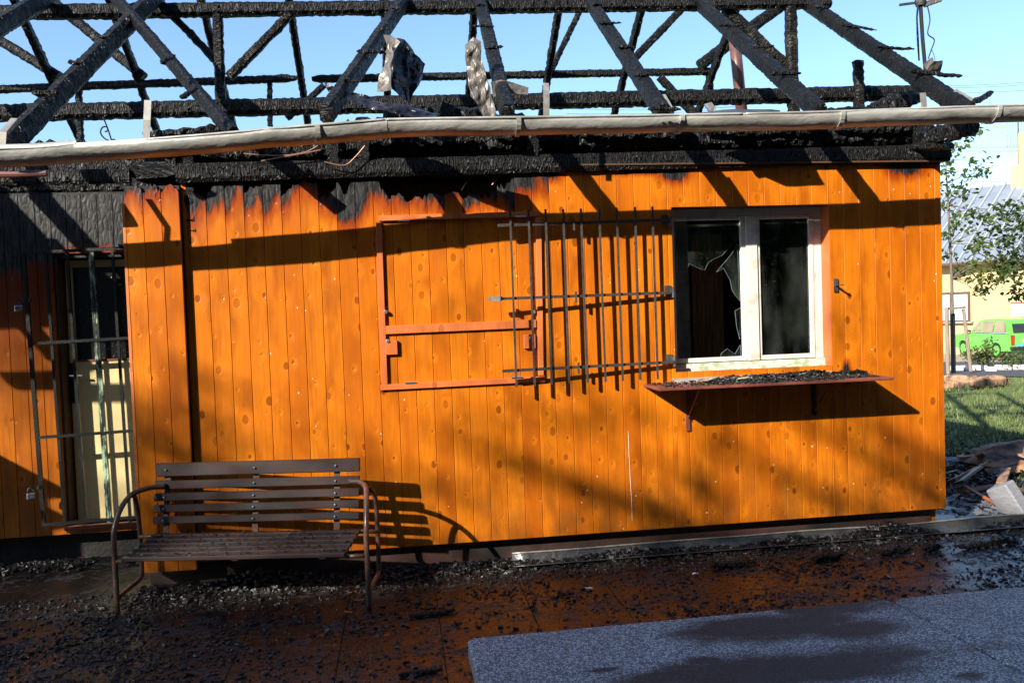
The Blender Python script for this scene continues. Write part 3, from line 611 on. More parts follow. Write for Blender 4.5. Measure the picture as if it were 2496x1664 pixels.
# fascia board on the wall head
a, b = UY(415, 396, -.03), UY(2165, 350, -.03)
timber('head_beam', (-1.30, -.010, a.z-.004), (XR+.05, -.010, b.z-.002), .07, .115, 'char_grey', HUT, jit=.002, seg=.05)
timber('wall_plate', (-4.4, 0.06, 2.70), (XR+.06, 0.06, 2.79), .12, .11, 'char', HUT, jit=.016)
timber('wall_plate', (-4.4, RY+.1, 2.67), (-1.2, RY+.1, 2.67), .10, .10, 'char', HUT, jit=.010)
timber('porch_beam', UY(-60, 412, 0.0), UY(300, 404, 0.0), .05, .085, 'char', HUT, jit=.004)
timber('porch_beam', (-1.45, 0.0, 2.60), (-1.45, 1.0, 2.62), .30, .10, 'char', HUT, jit=.01)
timber('corner_post', (-1.235, 0.05, 2.2), (-1.235, 0.05, 2.70), .10, .10, 'char', HUT, jit=.006)
hut(MB().tube([UY(-80, 402, -.35), UY(40, 401, -.35), UY(108, 398, -.35)], .018, 8), 'fallen_pipe', 'pipe_red')
timber('plate_board', (-1.34, 0.13, 2.72), (XR, 0.13, 2.74), .03, .26, 'char', HUT, jit=.006, seg=.05)
timber('plate_board', (-4.6, RY+.20, 2.74), (-1.25, RY+.20, 2.74), .03, .32, 'char', HUT, jit=.006, seg=.05)
hut(MB().box((1.18, -.049, 2.590), (XR+.02, -.005, 2.600)), 'head_trim', 'frame_brown')
# charred blocking between the rafter feet
for x0, x1, z, hh in ((1.2, 1.95, 2.80, .07), (2.05, 2.9, 2.81, .06), (2.95, 3.7, 2.82, .06), (-.2, .55, 2.76, .06), (-1.2, -.45, 2.70, .08), (.65, 1.15, 2.78, .07)):
    timber('blocking', (x0, -.02, z), (x1, -.02, z), .06, hh, 'char', HUT, jit=.014, rag=.15)
timber('blocking', UY(330, 312, -.05), UY(510, 296, -.05), .05, .05, 'char', HUT, jit=.012)
hut(MB().box((-1.43, -.03, 2.70), (-.55, -.01, 2.80)), 'fascia_scrap', 'interior_wood')
for px, py in ((770, 372), (840, 360), (1225, 345)):
    p = UY(px, py, 0.01); timber('plate_stub', (p.x, 0.0, p.z-.1), (p.x, 0.0, p.z+.18), .09, .09, 'char_grey', HUT, jit=.01, rag=.3)
# eaves wedge past the right-hand corner
timber('verge_beam', UY(2110, 320, -.02), UY(2240, 292, -.50), .11, .13, 'char', HUT, jit=.012, taper=.75)
timber('verge_board', UY(2080, 340, 0.05), UY(2180, 336, -.25), .12, .05, 'char', HUT, jit=.008)
m = MB()      # boarding added past the left edge of the view to shade the entrance wall
for i in range(7): m.box((-6.2, -.56+i*.14, 0), (-3.55-.25*MN.noise(Vector((i*1.7, 3, 1)))-.05*i, -.43+i*.14, .022))
m.v = [(x, y, z+ZE+PIT_R*(y-YE)+.07) for x, y, z in m.v]; hut(m, 'shade_boarding', 'soot')
# gutter in overlapping lengths, sagging to the left
gp = [(-1300, 360), (-800, 372), (-420, 376), (-150, 370), (0, 364), (110, 360), (190, 353), (400, 338), (620, 319), (730, 309), (890, 296), (1000, 294), (1180, 291), (1500, 286), (1700, 282), (1900, 277), (2250, 264), (2520, 258)]
GR = 0.080
def gutter_len(pts, r, nm='gutter', twist=0.0):
    P = curve_pts([UY(x, y, YE) for x, y in pts], 7); m = MB(); K_ = 11
    for i, p in enumerate(P):
        dn = MN.noise(p*2.3)*0.10+MN.noise(p*6)*0.05
        for rr in (r, r-.003):
            for k in range(K_+1):
                t = math.pi+math.pi*k/K_+twist
                q = rr*(1+dn*math.sin(2*t+p.x*3))
                z0 = p.z+GR*0.42
                m.v.append((p.x, p.y-q*math.cos(t), z0+q*math.sin(t)+ (0.0)))
    n = 2*(K_+1)
    for i in range(len(P)-1):
        for s in (0, K_+1):
            for k in range(K_):
                f = (i*n+s+k, i*n+s+k+1, (i+1)*n+s+k+1, (i+1)*n+s+k); m.f.append(f if s else f[::-1])
        for k in (0, K_): m.f.append((i*n+k, (i+1)*n+k, (i+1)*n+K_+1+k, i*n+K_+1+k))
    o = hut(m, nm, 'zinc', smooth=True)
    bead = MB().tube([Vector(m.v[i*n+K_])*0.5+Vector(m.v[i*n])*0.5+Vector((0, -GR*.98, 0)) for i in range(len(P))], .0075, 8); hut(bead, 'gutter_bead', 'zinc', o, smooth=True)
    return o
gutter_len(gp[:7], GR*1.0, twist=.25); gutter_len([(184, 353.5)]+gp[7:11], GR*1.03); gutter_len([(885, 296.3)]+gp[11:15], GR); gutter_len([(1694, 282.2)]+gp[15:], GR*1.03)
def gz(px):
    for (a, b), (c, d) in zip(gp, gp[1:]):
        if a <= px <= c: return b+(d-b)*(px-a)/(c-a)
for px in (733, 1187, 1557, 1920, 2275):
    p = UY(px, gz(px), YE); m = MB(); r1 = GR*1.07; z0 = p.z+GR*.42
    arc = [(p.x, p.y-r1*math.cos(t), z0+r1*math.sin(t)) for t in [math.pi+math.pi*k/12 for k in range(13)]]
    for k in range(12): m.bar(arc[k], arc[k+1], .026, .005, (1, 0, 0)) if 0 else m.quad((arc[k][0]-.013,)+arc[k][1:], (arc[k][0]+.013,)+arc[k][1:], (arc[k+1][0]+.013,)+arc[k+1][1:], (arc[k+1][0]-.013,)+arc[k+1][1:])
    o = hut(m, 'gutter_strap', 'zinc'); s = o.modifiers.new('thick', 'SOLIDIFY'); s.thickness = .005; s.offset = 1

# ------------------------------------------------------------------ charred roof frame
def rafter(a, b, w=.085, h=.11, mat='char_grey', src=True, ext=True, foot=-0.66, stubs=(), ends=None):
    p, q = F(*a, src), F(*b, src)
    d = q-p
    if ext:
        p = p+d*((foot-p.y)/d.y); q = p+d*((RYD-p.y)/d.y)
    if ends: p, q, yt = ends; d = q-p; q = p+d*((yt-p.y)/d.y)
    o = timber('rafter', p, q, w, h, mat, HUT, jit=.0035)
    for (x0, y0), (x1, y1), th in stubs:
        s, e = F(x0, y0, True, .075), F(x1, y1, True, .075)
        timber('batten_stub', s, e, th, th*.8, 'char', o, jit=.007, seg=.02, taper=.7, rag=.12)
    return o
def c1(x, y): return (x/3.267, y/3.267)
def c2(x, y): return (620+x/3.267, y/3.267)
def c3(x, y): return (1240+x/3.267, y/3.267)
def c4(x, y): return (1856+x/3.267, y/3.267)
rafter((2345, 263), (1953, 0), stubs=((c4(430, 58), c4(550, 64), .03), (c4(630, 200), c4(920, 238), .032), (c4(920, 375), c4(1220, 392), .034), (c4(1190, 570), c4(1600, 608), .042), (c4(1690, 815), c4(1840, 735), .05)))
rafter((1988, 266), (1694.5, 0), stubs=((c3(1670, 200), c3(1900, 200), .03), (c4(-60, 375), c4(100, 372), .03), (c4(80, 585), c4(310, 585), .038)))
rafter((1612, 269), (1434, 0), stubs=((c3(660, 42), c3(760, 40), .03), (c3(720, 188), c3(900, 185), .03), (c3(870, 375), c3(1015, 375), .035), (c3(1000, 603), c3(1150, 595), .035), (c3(1110, 868), c3(1370, 868), .035)))
rafter((1211, 171), (1169.5, 0), stubs=((c2(1760, 45), c2(1850, 45), .03), (c2(1735, 208), c2(1910, 210), .028), (c2(1830, 380), c2(1985, 378), .036)))
rafter((800*SS, 190*SS), (930*SS, 0), stubs=((c2(985, 228), c2(1075, 232), .035), (c2(815, 408), c2(1080, 418), .034), (c2(700, 630), c2(830, 650), .04), (c2(1080, 60), c2(1160, 70), .03)))
rafter((20*SS, 330*SS), (330*SS, 20*SS), .09, .12, ends=(UY(2, 352, -.46), UY(330, 20, 1.2), 2.6), stubs=((c1(540, 490), c1(650, 505), .04), (c1(260, 745), c1(480, 735), .05), (c1(780, 295), c1(850, 300), .035)))
rafter((0, 60*SS), (90*SS, 5*SS), .09, .12)
rafter((530*SS, 300*SS), (270*SS, 0), .062, .085, mat='char_grey', ends=(UY(536, 308, -.46), UY(270, 0, 1.28), 1.9), stubs=((c1(1280, 505), c1(1395, 440), .035), (c1(1440, 780), c1(1570, 700), .04)))
for x in (-3.45, -4.3): timber('rafter', (x, -.66, ZE+PIT_R*(-.66-YE)), (x, RYD, ZRD), .09, .12, 'char_grey', HUT, jit=.0035)
for x in (-4.2, -3.38, -2.55, -1.73, -0.92, -0.03, 0.85, 1.70, 2.55, 3.55):
    timber('rear_rafter', (x, RYD+.02, ZRD-.02), (x, 5.75, ZRD-PIT_R*(5.75-RYD)-.02), .075, .10, 'char', HUT, seg=.04)
timber('purlin', UY(-640, 38, 1.5), UY(1905, 6, 1.5), .10, .105, 'char', HUT, jit=.005)
timber('roof_beam', UY(-640, 275, 1.5), UY(2115, 213, 1.5), .12, .125, 'char', HUT, jit=.006)
timber('rear_purlin', UY(-640, 229, 3.7), UY(682, 180, 3.7), .08, .078, 'char', HUT, jit=.005, rag=.02)
timber('rear_purlin', UY(716, 182, 3.7), UY(1642, 164, 3.7), .08, .078, 'char', HUT, jit=.005, rag=.02)
def post(nm, a, b, w, y, mat='char', **k): return timber(nm, UY(*a, y), UY(*b, y), w, w, mat, HUT, up=(0, 1, 0), **k)
post('roof_post', (500, 33), (507, 252), .078, 1.5, 'char_light'); post('roof_post', (1815, 18), (1826, 340), .095, 1.5, 'char_light')
post('roof_post', (1970, 142), (1976, 330), .085, 1.44, 'char_light', jit=.01)
post('rear_post', (619, 188), (621, 290), .055, 3.72); post('rear_post', (181, 205), (186, 340), .065, 3.72); post('rear_post', (1628, 166), (1636, 280), .075, 3.72)
post('brace', (674, 26), (526, 178), .07, 1.5, 'char_light'); post('brace', (352, -10), (496, 140), .06, 1.54)
post('brace', (110, -5), (331, 178), .10, 3.66); post('brace', (-40, 70), (136, 176), .10, 3.66); post('brace', (1337, 15), (1266, 162), .065, 3.68); post('brace', (1572, 15), (1460, 132), .085, 3.68)
post('brace', (1766/SS, 20/SS), (1926/SS, 170/SS), .085, 1.55, 'char_light'); post('brace', (1706/SS, 160/SS), (1905/SS, 14/SS), .13, 3.68)
post('brace', (1607/SS, 187/SS), (1699/SS, 285/SS), .07, 2.5, taper=1.3); post('brace', (791/SS, 208/SS), (700/SS, 290/SS), .06, 3.0)
timber('burnt_stump', UY(1985, 258, .4), UY(2112, 222, .4), .10, .13, 'char', HUT, jit=.014, rag=.3)
timber('burnt_stump', UY(1990, 252, .7), UY(1900, 258, .7), .06, .06, 'char', HUT, jit=.01)
# ash heaps and scraps left along the wall head, behind the gutter
for (x0, x1, z, hgt, yy) in ((-1.1, -.35, 2.78, .10, .15), (-.3, .55, 2.92, .14, .12), (.5, 1.0, 2.93, .12, .10), (1.0, 1.45, 2.86, .09, .15), (1.6, 2.6, 2.84, .04, .2), (-2.6, -1.7, 2.64, .06, .4), (2.75, 3.6, 2.84, .04, .25), (.18, .62, 2.97, .20, .08), (-.05, .3, 2.98, .12, .05)):
    timber('charred_scrap', (x0, yy, z-hgt*.4), (x1, yy, z-hgt*.3), .16, hgt, 'char', HUT, jit=.028, rag=.2, seg=.03)
hut(MB().tube([UY(1684, 60, 3.0), UY(1708, 300, 3.0)], .060, 14), 'stove_pipe', 'pipe_red', smooth=True)
# galvanised straps that carried the gutter
def strap(pts, y0, wd=.028, src=True):
    P = [UY(x, y, yy, src) for (x, y), yy in zip(pts, y0)]; m = MB()
    for i in range(len(P)-1): m.bar(P[i], P[i+1], wd, .005, (P[i+1]-P[i]).cross(Vector((1, 0, 0))))
    hut(m, 'gutter_bracket', 'zinc_strap')
strap((c1(115, 945), c1(25, 1050), c1(15, 1190)), (-.5, -.6, -.6), .035); strap((c1(1178, 800), c1(1170, 960), c1(1165, 1130)), (-.1, -.12, -.12), .04); strap((c2(625, 815), c2(560, 910), c2(560, 990)), (-.5, -.58, -.6))
strap((c3(-15, 770), c3(25, 870), c3(30, 930)), (-.5, -.58, -.6)); strap((c3(295, 665), c3(300, 760), c3(300, 920)), (-.3, -.4, -.4), .036); strap((c3(1230, 755), c3(1295, 870), c3(1300, 915)), (-.5, -.58, -.6))
strap((c4(395, 755), c4(505, 860), c4(515, 905)), (-.5, -.58, -.6)); strap((c4(1285, 740), c4(1300, 890)), (-.3, -.3), .04); strap((c4(1540, 720), c4(1690, 805)), (-.5, -.56), .04)

m = MB().tube(curve_pts([UY(*q, .45) for q in ((236, 268), (246, 292), (258, 328))], 5), .005, 6).tube(curve_pts([UY(*q, .45) for q in ((257, 326), (240, 318), (231, 305), (235, 293), (245, 292), (247, 300), (241, 303))], 6), .005, 6)
hut(m, 'iron_scroll', 'cable')

hut(MB().tube([UY(x, y, -.001) for x, y in ((1443, 990), (1444, 1020), (1447, 1090), (1451, 1150), (1452, 1196))], [.0008, .0018, .0014, .0022, .0008], 6), 'paint_run', 'paper', wallb)

CUBE = [(-1,-1,-1),(1,-1,-1),(1,1,-1),(-1,1,-1),(-1,-1,1),(1,-1,1),(1,1,1),(-1,1,1)]; CF = ((0,3,2,1),(4,5,6,7),(0,1,5,4),(1,2,6,5),(2,3,7,6),(3,0,4,7))
def chip(m, c, sx, sy, sz):
    n = len(m.v); q = Matrix.Rotation(rnd(0, 6.3), 3, 'Z') @ Matrix.Rotation(rnd(-.5, .5), 3, 'X') @ Matrix.Rotation(rnd(-.4, .4), 3, 'Y')
    for x, y, z in CUBE: m.v.append(tuple(Vector(c)+q @ Vector((x*sx*rnd(.45, 1.1), y*sy*rnd(.45, 1.1), z*sz*rnd(.5, 1.1)))))
    m.f += [tuple(n+i for i in f) for f in CF]

# ------------------------------------------------------------------ crumpled sheet metal hung up in the roof
def crumple(name, label, pts, ys, mat, amp=.02, cuts=4, conv=c2, th=.003, freq=9, cat='metal sheet'):
    P = [UY(*conv(x, y), yy, True) for (x, y), yy in zip(pts, ys)]
    base = sum(P, Vector())/len(P); base = Vector((base.x, base.y, min(p.z for p in P)))
    bm = bmesh.new(); vs_ = [bm.verts.new(p-base) for p in P]; bm.faces.new(vs_)
    bmesh.ops.triangulate(bm, faces=bm.faces[:])
    for i in range(cuts):
        bmesh.ops.subdivide_edges(bm, edges=[e for e in bm.edges if e.calc_length() > .035], cuts=1, use_grid_fill=True)
        bmesh.ops.triangulate(bm, faces=bm.faces[:])
    for v in bm.verts:
        c = v.co+base; g = MN.noise_vector(c*freq)+MN.noise_vector(c*freq*2.7)*.5
        v.co += Vector((g.x*amp*.5, g.y*amp*1.8, g.z*amp*.5))
    me = bpy.data.meshes.new(name); bm.to_mesh(me); bm.free()
    o = link(name, me, mat, None); o.location = base; s = o.modifiers.new('thick', 'SOLIDIFY'); s.thickness = th
    return tag(o, label, cat)
crumple('torn_roof_sheet', 'tall black crumpled roof sheet curled like a wing above the gutter', ((1060, 300), (1190, 320), (1270, 420), (1350, 530), (1330, 640), (1290, 720), (1240, 820), (1150, 760), (1085, 710), (1075, 520), (1110, 420)), (-.20, -.22, -.15, -.10, -.12, -.2, -.2, -.3, -.32, -.34, -.32), 'sheet_black', .028, 5)
crumple('roof_flashing_strip', 'pale grey folded strip beside the black wing shaped roof sheet', ((975, 730), (990, 610), (1040, 520), (1055, 350), (1030, 285), (1090, 280), (1160, 330), (1110, 420), (1085, 520), (1090, 720)), (-.30, -.3, -.28, -.25, -.22, -.24, -.26, -.35, -.37, -.37), 'sheet_grey', .012, 4)
crumple('torn_flashing', 'upright torn light grey metal strip with a ragged silvery foot', ((1680, 345), (1740, 295), (1800, 335), (1815, 480), (1840, 600), (1880, 700), (1905, 800), (1925, 940), (1840, 945), (1790, 860), (1715, 770), (1735, 650), (1700, 520)), (-.25,)*13, 'sheet_grey', .022, 5)
crumple('bent_tin_piece', 'small squarish grey tin piece bent over the charred rafter foot', ((1885, 660), (1960, 640), (2060, 655), (2185, 700), (2175, 765), (2060, 745), (1960, 780), (1900, 770)), (-.35,)*8, 'sheet_grey', .014, 4)
crumple('curled_roofing_felt', 'long black curled roofing piece slumped over the gutter', ((560, 670), (700, 720), (900, 760), (1100, 830), (1300, 870), (1460, 910), (1440, 940), (1200, 930), (950, 880), (760, 800), (610, 750)), (-.35, -.4, -.45, -.5, -.5, -.5, -.6, -.6, -.55, -.5, -.4), 'sheet_black', .025, 5, cat='roofing')
crumple('tin_scrap', 'flat olive grey tin scrap lying on the gutter edge under the stove pipe', ((1480, 905), (1830, 868), (2160, 880), (2160, 912), (1800, 912)), (-.3, -.2, -.2, -.45, -.45), 'zinc_dark', .006, 3, conv=c3)
crumple('glass_wool_tuft', 'small pale tuft standing on the gutter edge by two charred stubs', ((1550, 835), (1600, 820), (1650, 885), (1590, 895)), (-.4,)*4, 'foam_block', .01, 3, conv=c3, th=.02, cat='insulation')
# burnt lamp post on the roof edge with its hanging cable
pb = UY(2126, 163, -.05); LP = thing('roof_mast', 'thin black burnt mast with a melted lamp arm and a dangling cable', 'mast', (pb.x, pb.y, pb.z-.05))
MB().tube([UY(2126, 166, -.05), UY(2119, 90, -.05), UY(2113, -6, -.05)], .0125, 8).build('pole', 'cable', LP)
MB().tube([UY(2111, 140, -.06), UY(2108, 90, -.065), UY(2106, 40, -.06), UY(2109, 5, -.06)], [.006, .008, .006, .007], 6).build('melted_sleeve', 'char_block', LP)
MB().bar(UY(2066, 12, -.05), UY(2112, 6, -.05), .014, .014).bar(UY(2122, 12, -.05), UY(2162, -2, -.09), .03, .03).build('lamp_arm', 'zinc_dark', LP)
MB().lathe(UY(2114, 4, -.05), [(.03, -.03), (.038, 0), (.03, .05), (.012, .07)], 12).build('lamp_head', 'zinc_dark', LP)
MB().tube(curve_pts([UY(x, y, -.06) for x, y in ((2129, 10), (2136, 45), (2131, 78), (2146, 92), (2139, 115), (2132, 135))], 5), .004, 6).build('cable', 'cable', LP)
MB().tube(curve_pts([UY(x, y, -.06) for x, y in ((2139, 113), (2146, 130), (2149, 150))], 4), .002, 5).build('cable', 'cable', LP)
crumple('bent_mast_collar', 'torn tin collar bent open at the foot of the thin burnt mast', ((1300, 510), (1340, 470), (1370, 455), (1375, 490), (1430, 485), (1400, 560), (1410, 610), (1320, 560)), (-.1, -.08, -.1, -.12, -.1, -.05, -.05, -.1), 'sheet_grey', .012, 3, conv=c4)

# ------------------------------------------------------------------ bench
_a, _b = UZ(270, 1408, GZ+.008), UZ(848, 1397, GZ+.008); _c = (_a+_b)/2
B = thing('park_bench', 'brown slatted bench with tubular steel arms, wet and sooty, against the wall', 'bench', (_c.x, _c.y, GZ+.004), math.atan2(_b.y-_a.y, _b.x-_a.x)); HL = (_b-_a).length/2
for i, (z0, z1, y) in enumerate(((.705, .785, .352), (.632, .683, .332), (.565, .612, .316), (.500, .545, .302), (.435, .478, .288))):
    o = MB().box((-.625, y-.012, z0), (.612, y+.012, z1), Matrix.Rotation(-.13, 3, 'X'), (0, y, z0)).build('back_slat', 'bench_wood', B, local=True, bevel=.004)
    for x in (-.56, -.02, .47): MB().lathe((x, y-.016, (z0+z1)/2), [(.006, .004), (.006, -.001), (.003, -.003)], 8, (0, 1, 0)).build('screw', 'lock_steel', o, local=True)
for i in range(6):
    y = -.02+i*.051; z = .322+y*.22
    MB().box((-.66+i*.009, y-.021, z-.012), (.60+i*.005, y+.021, z+.012)).build('seat_slat', 'bench_wood', B, local=True, bevel=.004)
m = MB()
for i in range(700):
    y = rnd(-.03, .25); s = rnd(.0015, .005); chip(m, (rnd(-.62, .58), y, .336+y*.22+s*.2), s*rnd(.8, 2.5), s, s*.4)
m.build('seat_soot', 'chips', B, local=True, kind='stuff')
for x in (-.56, -.02, .47): MB().bar((x, .300, .36), (x, .378, .76), .035, .006, (0, 1, 0)).build('back_strap', 'bench_tube', B, local=True)
for x in (-.56, -.02, .47): MB().bar((x, -.03, .300), (x, .30, .368), .035, .006).build('seat_strap', 'bench_tube', B, local=True)
for s in (-1, 1):
    x = s*HL
    MB().tube(curve_pts([(x, 0, 0), (x, 0, .20), (x, .0, .40), (x, .018, .49), (x-s*.01, .08, .585), (x-s*.03, .17, .64), (x-s*.08, .265, .655), (x-s*.16, .315, .655)], 5), .0150, 10).build('arm_tube', 'bench_tube', B, local=True, smooth=True)
    MB().tube(curve_pts([(x-s*.02, .205, .635), (x, .27, .56), (x, .295, .40), (x, .295, .16), (x, .265, .115), (x, .12, .10), (x, .012, .09)], 5), .0138, 10).build('rear_leg', 'bench_tube', B, local=True, smooth=True)
    for y, z in ((0, .30), (.29, .36)): MB().tube([(x, y, z), (x-s*.14, y, z)], .013, 8).build('cross_tube', 'bench_tube', B, local=True, smooth=True)

# ------------------------------------------------------------------ concrete table
T = thing('concrete_table', 'speckled grey concrete table top of two slabs with a dark wet stain', 'table', (TX, TY, 0.0), R(1.0))
def slab(x0, x1, y0, y1, z0, z1, r=.045):
    m = MB(); pr = []
    for cx, cy, a0 in ((x1-r, y1-r, 0), (x0+r, y1-r, 90), (x0+r, y0+r, 180), (x1-r, y0+r, 270)):
        for k in range(6): a = R(a0+k*18); pr.append((cx+r*math.cos(a), cy+r*math.sin(a)))
    n = len(pr); e = .006
    for z, d in ((z0, 0), (z1-e, 0), (z1, e)):
        cx, cy = (x0+x1)/2, (y0+y1)/2
        for x, y in pr: m.v.append((x-(d if x > cx else -d), y-(d if y > cy else -d), z))
    for j in range(2):
        for k in range(n): k2 = (k+1) % n; m.f.append((j*n+k, j*n+k2, (j+1)*n+k2, (j+1)*n+k))
    m.f.append(tuple(range(n-1, -1, -1))); m.f.append(tuple(range(2*n, 3*n))); return m
slab(0, 1.362, -1.5, 0, .65, .70, .02).build('slab', 'terrazzo', T, local=True); slab(1.368, 2.74, -1.5, 0, .65, .70, .045).build('slab', 'terrazzo', T, local=True)
for x in (.45, 2.25): slab(x-.09, x+.09, -1.2, -.3, GZ-.005, .65, .03).build('pedestal', 'terrazzo', T, local=True)

# ------------------------------------------------------------------ loose soot, chips and rubble (nobody could count it)
def dens(x, y):
    d = 0.12+0.9*math.exp(-((y+0.15)/0.35)**2)
    if x < -.6: d += 0.65*math.exp(-((y+1.1)/1.0)**2)
    d += 0.30*math.exp(-((y+0.9)/0.7)**2)
    return d*(0.25+1.5*max(0, MN.noise(Vector((x*2.2, y*3.2, 4)))+.30))
m = MB(); cnt = 0
while cnt < 24000:
    x = rnd(-3.6, 4.8); y = rnd(-3.4, .03)
    if random.random() > dens(x, y): continue
    if y > -.06 and x < -1.25: y -= .06
    s = random.choice((.002, .0025, .003, .003, .004, .004, .005, .006, .007, .010)) * rnd(.7, 1.3)
    chip(m, (x, y, GZ+s*.4), s*rnd(.8, 1.9), s, s*rnd(.5, .9)); cnt += 1
for i in range(8000):       # bank of wet char along the foot of the wall
    x = rnd(-3.4, 4.9); k = MN.noise(Vector((x*1.7, 2, 9)))+.25
    if k < 0: continue
    y = (-.02 if x > -1.25 else (-.08 if x > -1.62 else .80))+.04-abs(random.gauss(0, .12)); s = rnd(.003, .014)
    chip(m, (x, y, GZ+rnd(0, .13)*k*math.exp(-((y+.03)/.11)**2)+s*.3), s*rnd(.8, 2), s, s*rnd(.5, .9))
for i in range(1500):       # clots of wet char out on the paving
    x = rnd(-3.0, 3.2); y = rnd(-2.7, -.3)
    if MN.noise(Vector((x*3.1, y*4.2, 11))) < .12: continue
    s = rnd(.004, .013); chip(m, (x, y, GZ+s*.3), s*rnd(.9, 2.4), s, s*rnd(.4, .8))
m.build('soot_chips', 'chips', kind='stuff')['label'] = 'black wet charcoal crumbs strewn over the brown paving'
m = MB()
for i in range(1700):
    x = SX0+.03+(SX1-SX0-.08)*random.random()**.8; t_ = (x-SX0)/(SX1-SX0); y = rnd(-SDP+.01, -.02) if t_ < .8 else rnd(-SDP*.8, -.02)
    if t_ < .25 and random.random() < .6: continue
    s = rnd(.0025, .008)*(1.7 if y > -.15 and t_ > .3 else 1)
    lift = max(0, .035*math.sin(t_*3.1)*(1-abs(y+.12)/.25))*random.random()
    chip(m, (x, y, SZ+s*.3+lift), s*rnd(.8, 2.4), s, s*rnd(.4, .9))
m.build('shelf_char', 'chips', shelf, kind='stuff')
def lump(name, label, p, q, w, cat='charred wood', mat='char', h=None, group=None, jit=.01):
    p, q = Vector(p), Vector(q); c = (p+q)/2; c.z = min(p.z, q.z)-w*.5
    o = timber(name, p-c, q-c, w, h or w*.8, mat, None, jit=jit, rag=.25, seg=.015); o.location = c
    return tag(o, label, cat, group)
lump('burnt_rag', 'rolled burnt lump with a white end lying on the window shelf', (2.50, -.10, SZ+.025), (2.80, -.09, SZ+.032), .05, 'burnt scrap')
lump('charred_roll', 'frayed charred roll at the bare end of the window shelf', (2.82, -.13, SZ+.02), (3.08, -.12, SZ+.02), .045, 'burnt scrap')
for i, (x, y, r, a) in enumerate(((1.93, -.20, .07, .3), (2.10, -.10, .06, 1.2), (2.17, -.22, .05, 2.2))):
    n = 7; mm = MB(); pr = [(r*rnd(.6, 1.1)*math.cos(a+k*6.283/n), r*rnd(.4, .9)*math.sin(a+k*6.283/n)) for k in range(n)]
    mm.v = [(px_, py_, .0+.15*px_) for px_, py_ in pr]+[(px_, py_, .004+.15*px_) for px_, py_ in pr]
    mm.f = [tuple(range(n-1, -1, -1)), tuple(range(n, 2*n))]+[(k, (k+1) % n, n+(k+1) % n, n+k) for k in range(n)]
    o = mm.build('glass_splinter', 'glass'); o.location = (x, y, SZ+.026); tag(o, 'thin clear splinter of window glass lying in the char on the shelf', 'glass', 'glass splinters on the shelf')
# fallen length of gutter along the foot of the wall
def trough(name, label, p, q, w, mat='zinc', hgt=.05, cat='gutter'):
    p, q = Vector(p), Vector(q); c = Vector(((p.x+q.x)/2, (p.y+q.y)/2, min(p.z, q.z))); d = (q-p).normalized(); a = Vector((0, 0, 1)).cross(d).normalized(); m = MB(); n = 40
    prof = [(.5, 1.0), (.5, .92), (.40, .3), (.2, .02), (-.1, 0), (-.32, .15), (-.42, .36), (-.50, .40), (-.52, .36)]
    for i in range(n+1):
        t_ = i/n; b = p.lerp(q, t_)-c; tw = .12*MN.noise(Vector((t_*5, 1, 2)))
        for u_, z_ in prof: m.v.append(tuple(b+a*(u_*w*(1+tw))+Vector((0, 0, z_*hgt*(1+tw)))))
    k = len(prof)
    for i in range(n):
        for j in range(k-1): m.f.append((i*k+j, i*k+j+1, (i+1)*k+j+1, (i+1)*k+j))
    o = m.build(name, mat, smooth=True); o.location = c; s = o.modifiers.new('thick', 'SOLIDIFY'); s.thickness = .004
    MB().tube([Vector(m.v[i*k])+Vector((0, 0, .002)) for i in range(n+1)], .006, 6).build('rolled_lip', 'zinc_strap', o, local=True, smooth=True); return tag(o, label, cat)  # lip in a lighter zinc than the trough, standing for its lit edge
a, b = UZ(1180, 1292, GZ+.03), UZ(2420, 1196, GZ+.03)
trough('fallen_gutter', 'long grey gutter length lying on the paving along the foot of the wall', (a.x, a.y, GZ+.004), (b.x, b.y, GZ+.004), .14, 'zinc_dark', .065)
# litter
def flake(name, label, px, py, sx, sy, mat, group=None, cat='litter', lift=.006, src=True):
    p = UZ(px, py, GZ+.01, src); m = MB(); n = 6
    for k in range(n):
        t_ = 6.283*k/n; m.v.append((sx*rnd(.6, 1)*math.cos(t_), sy*rnd(.6, 1)*math.sin(t_), rnd(0, .6)*sy))
    m.v += [(0, 0, sy*.5)]+[(x, y, z-.004) for x, y, z in m.v]+[(0, 0, sy*.5-.004)]
    for k in range(n): k2 = (k+1) % n; m.f += [(k, k2, n), (n+1+k2, n+1+k, 2*n+1), (k2, k, n+1+k, n+1+k2)]
    o = m.build(name, mat); o.location = (p.x, p.y, GZ+lift); tag(o, label, cat, group); return o
flake('crumpled_paper', 'crumpled white paper ball on the wet paving in front of the fallen gutter', 1240+1490/3.267, 1184+695/3.267, .028, .02, 'paper')
flake('paper_scrap', 'white paper scrap propped on the plinth behind the fallen gutter', 1856+495/3.267, 1184+365/3.267, .03, .025, 'paper')
flake('paper_scrap', 'little white chip at the plinth behind the fallen gutter', 1856+805/3.267, 1184+355/3.267, .018, .014, 'paper')
flake('stone_chip', 'pale beige stone chip lying in the soot under the gate', 420/3.267, 1184+515/3.267, .04, .025, 'stone_white')
flake('plaster_chip', 'grey rounded plaster chip among the soot near the concrete table', 1240+640/3.267, 1184+815/3.267, .035, .022, 'stone_white')
flake('red_plastic', 'small red plastic bit on the brown paving by the concrete table', 1856+695/3.267, 1184+770/3.267, .02, .01, 'red_bit')
flake('red_plastic', 'small red plastic bit in the soot between gate and bench arm', 635/3.267, 1184+565/3.267, .016, .008, 'red_bit')
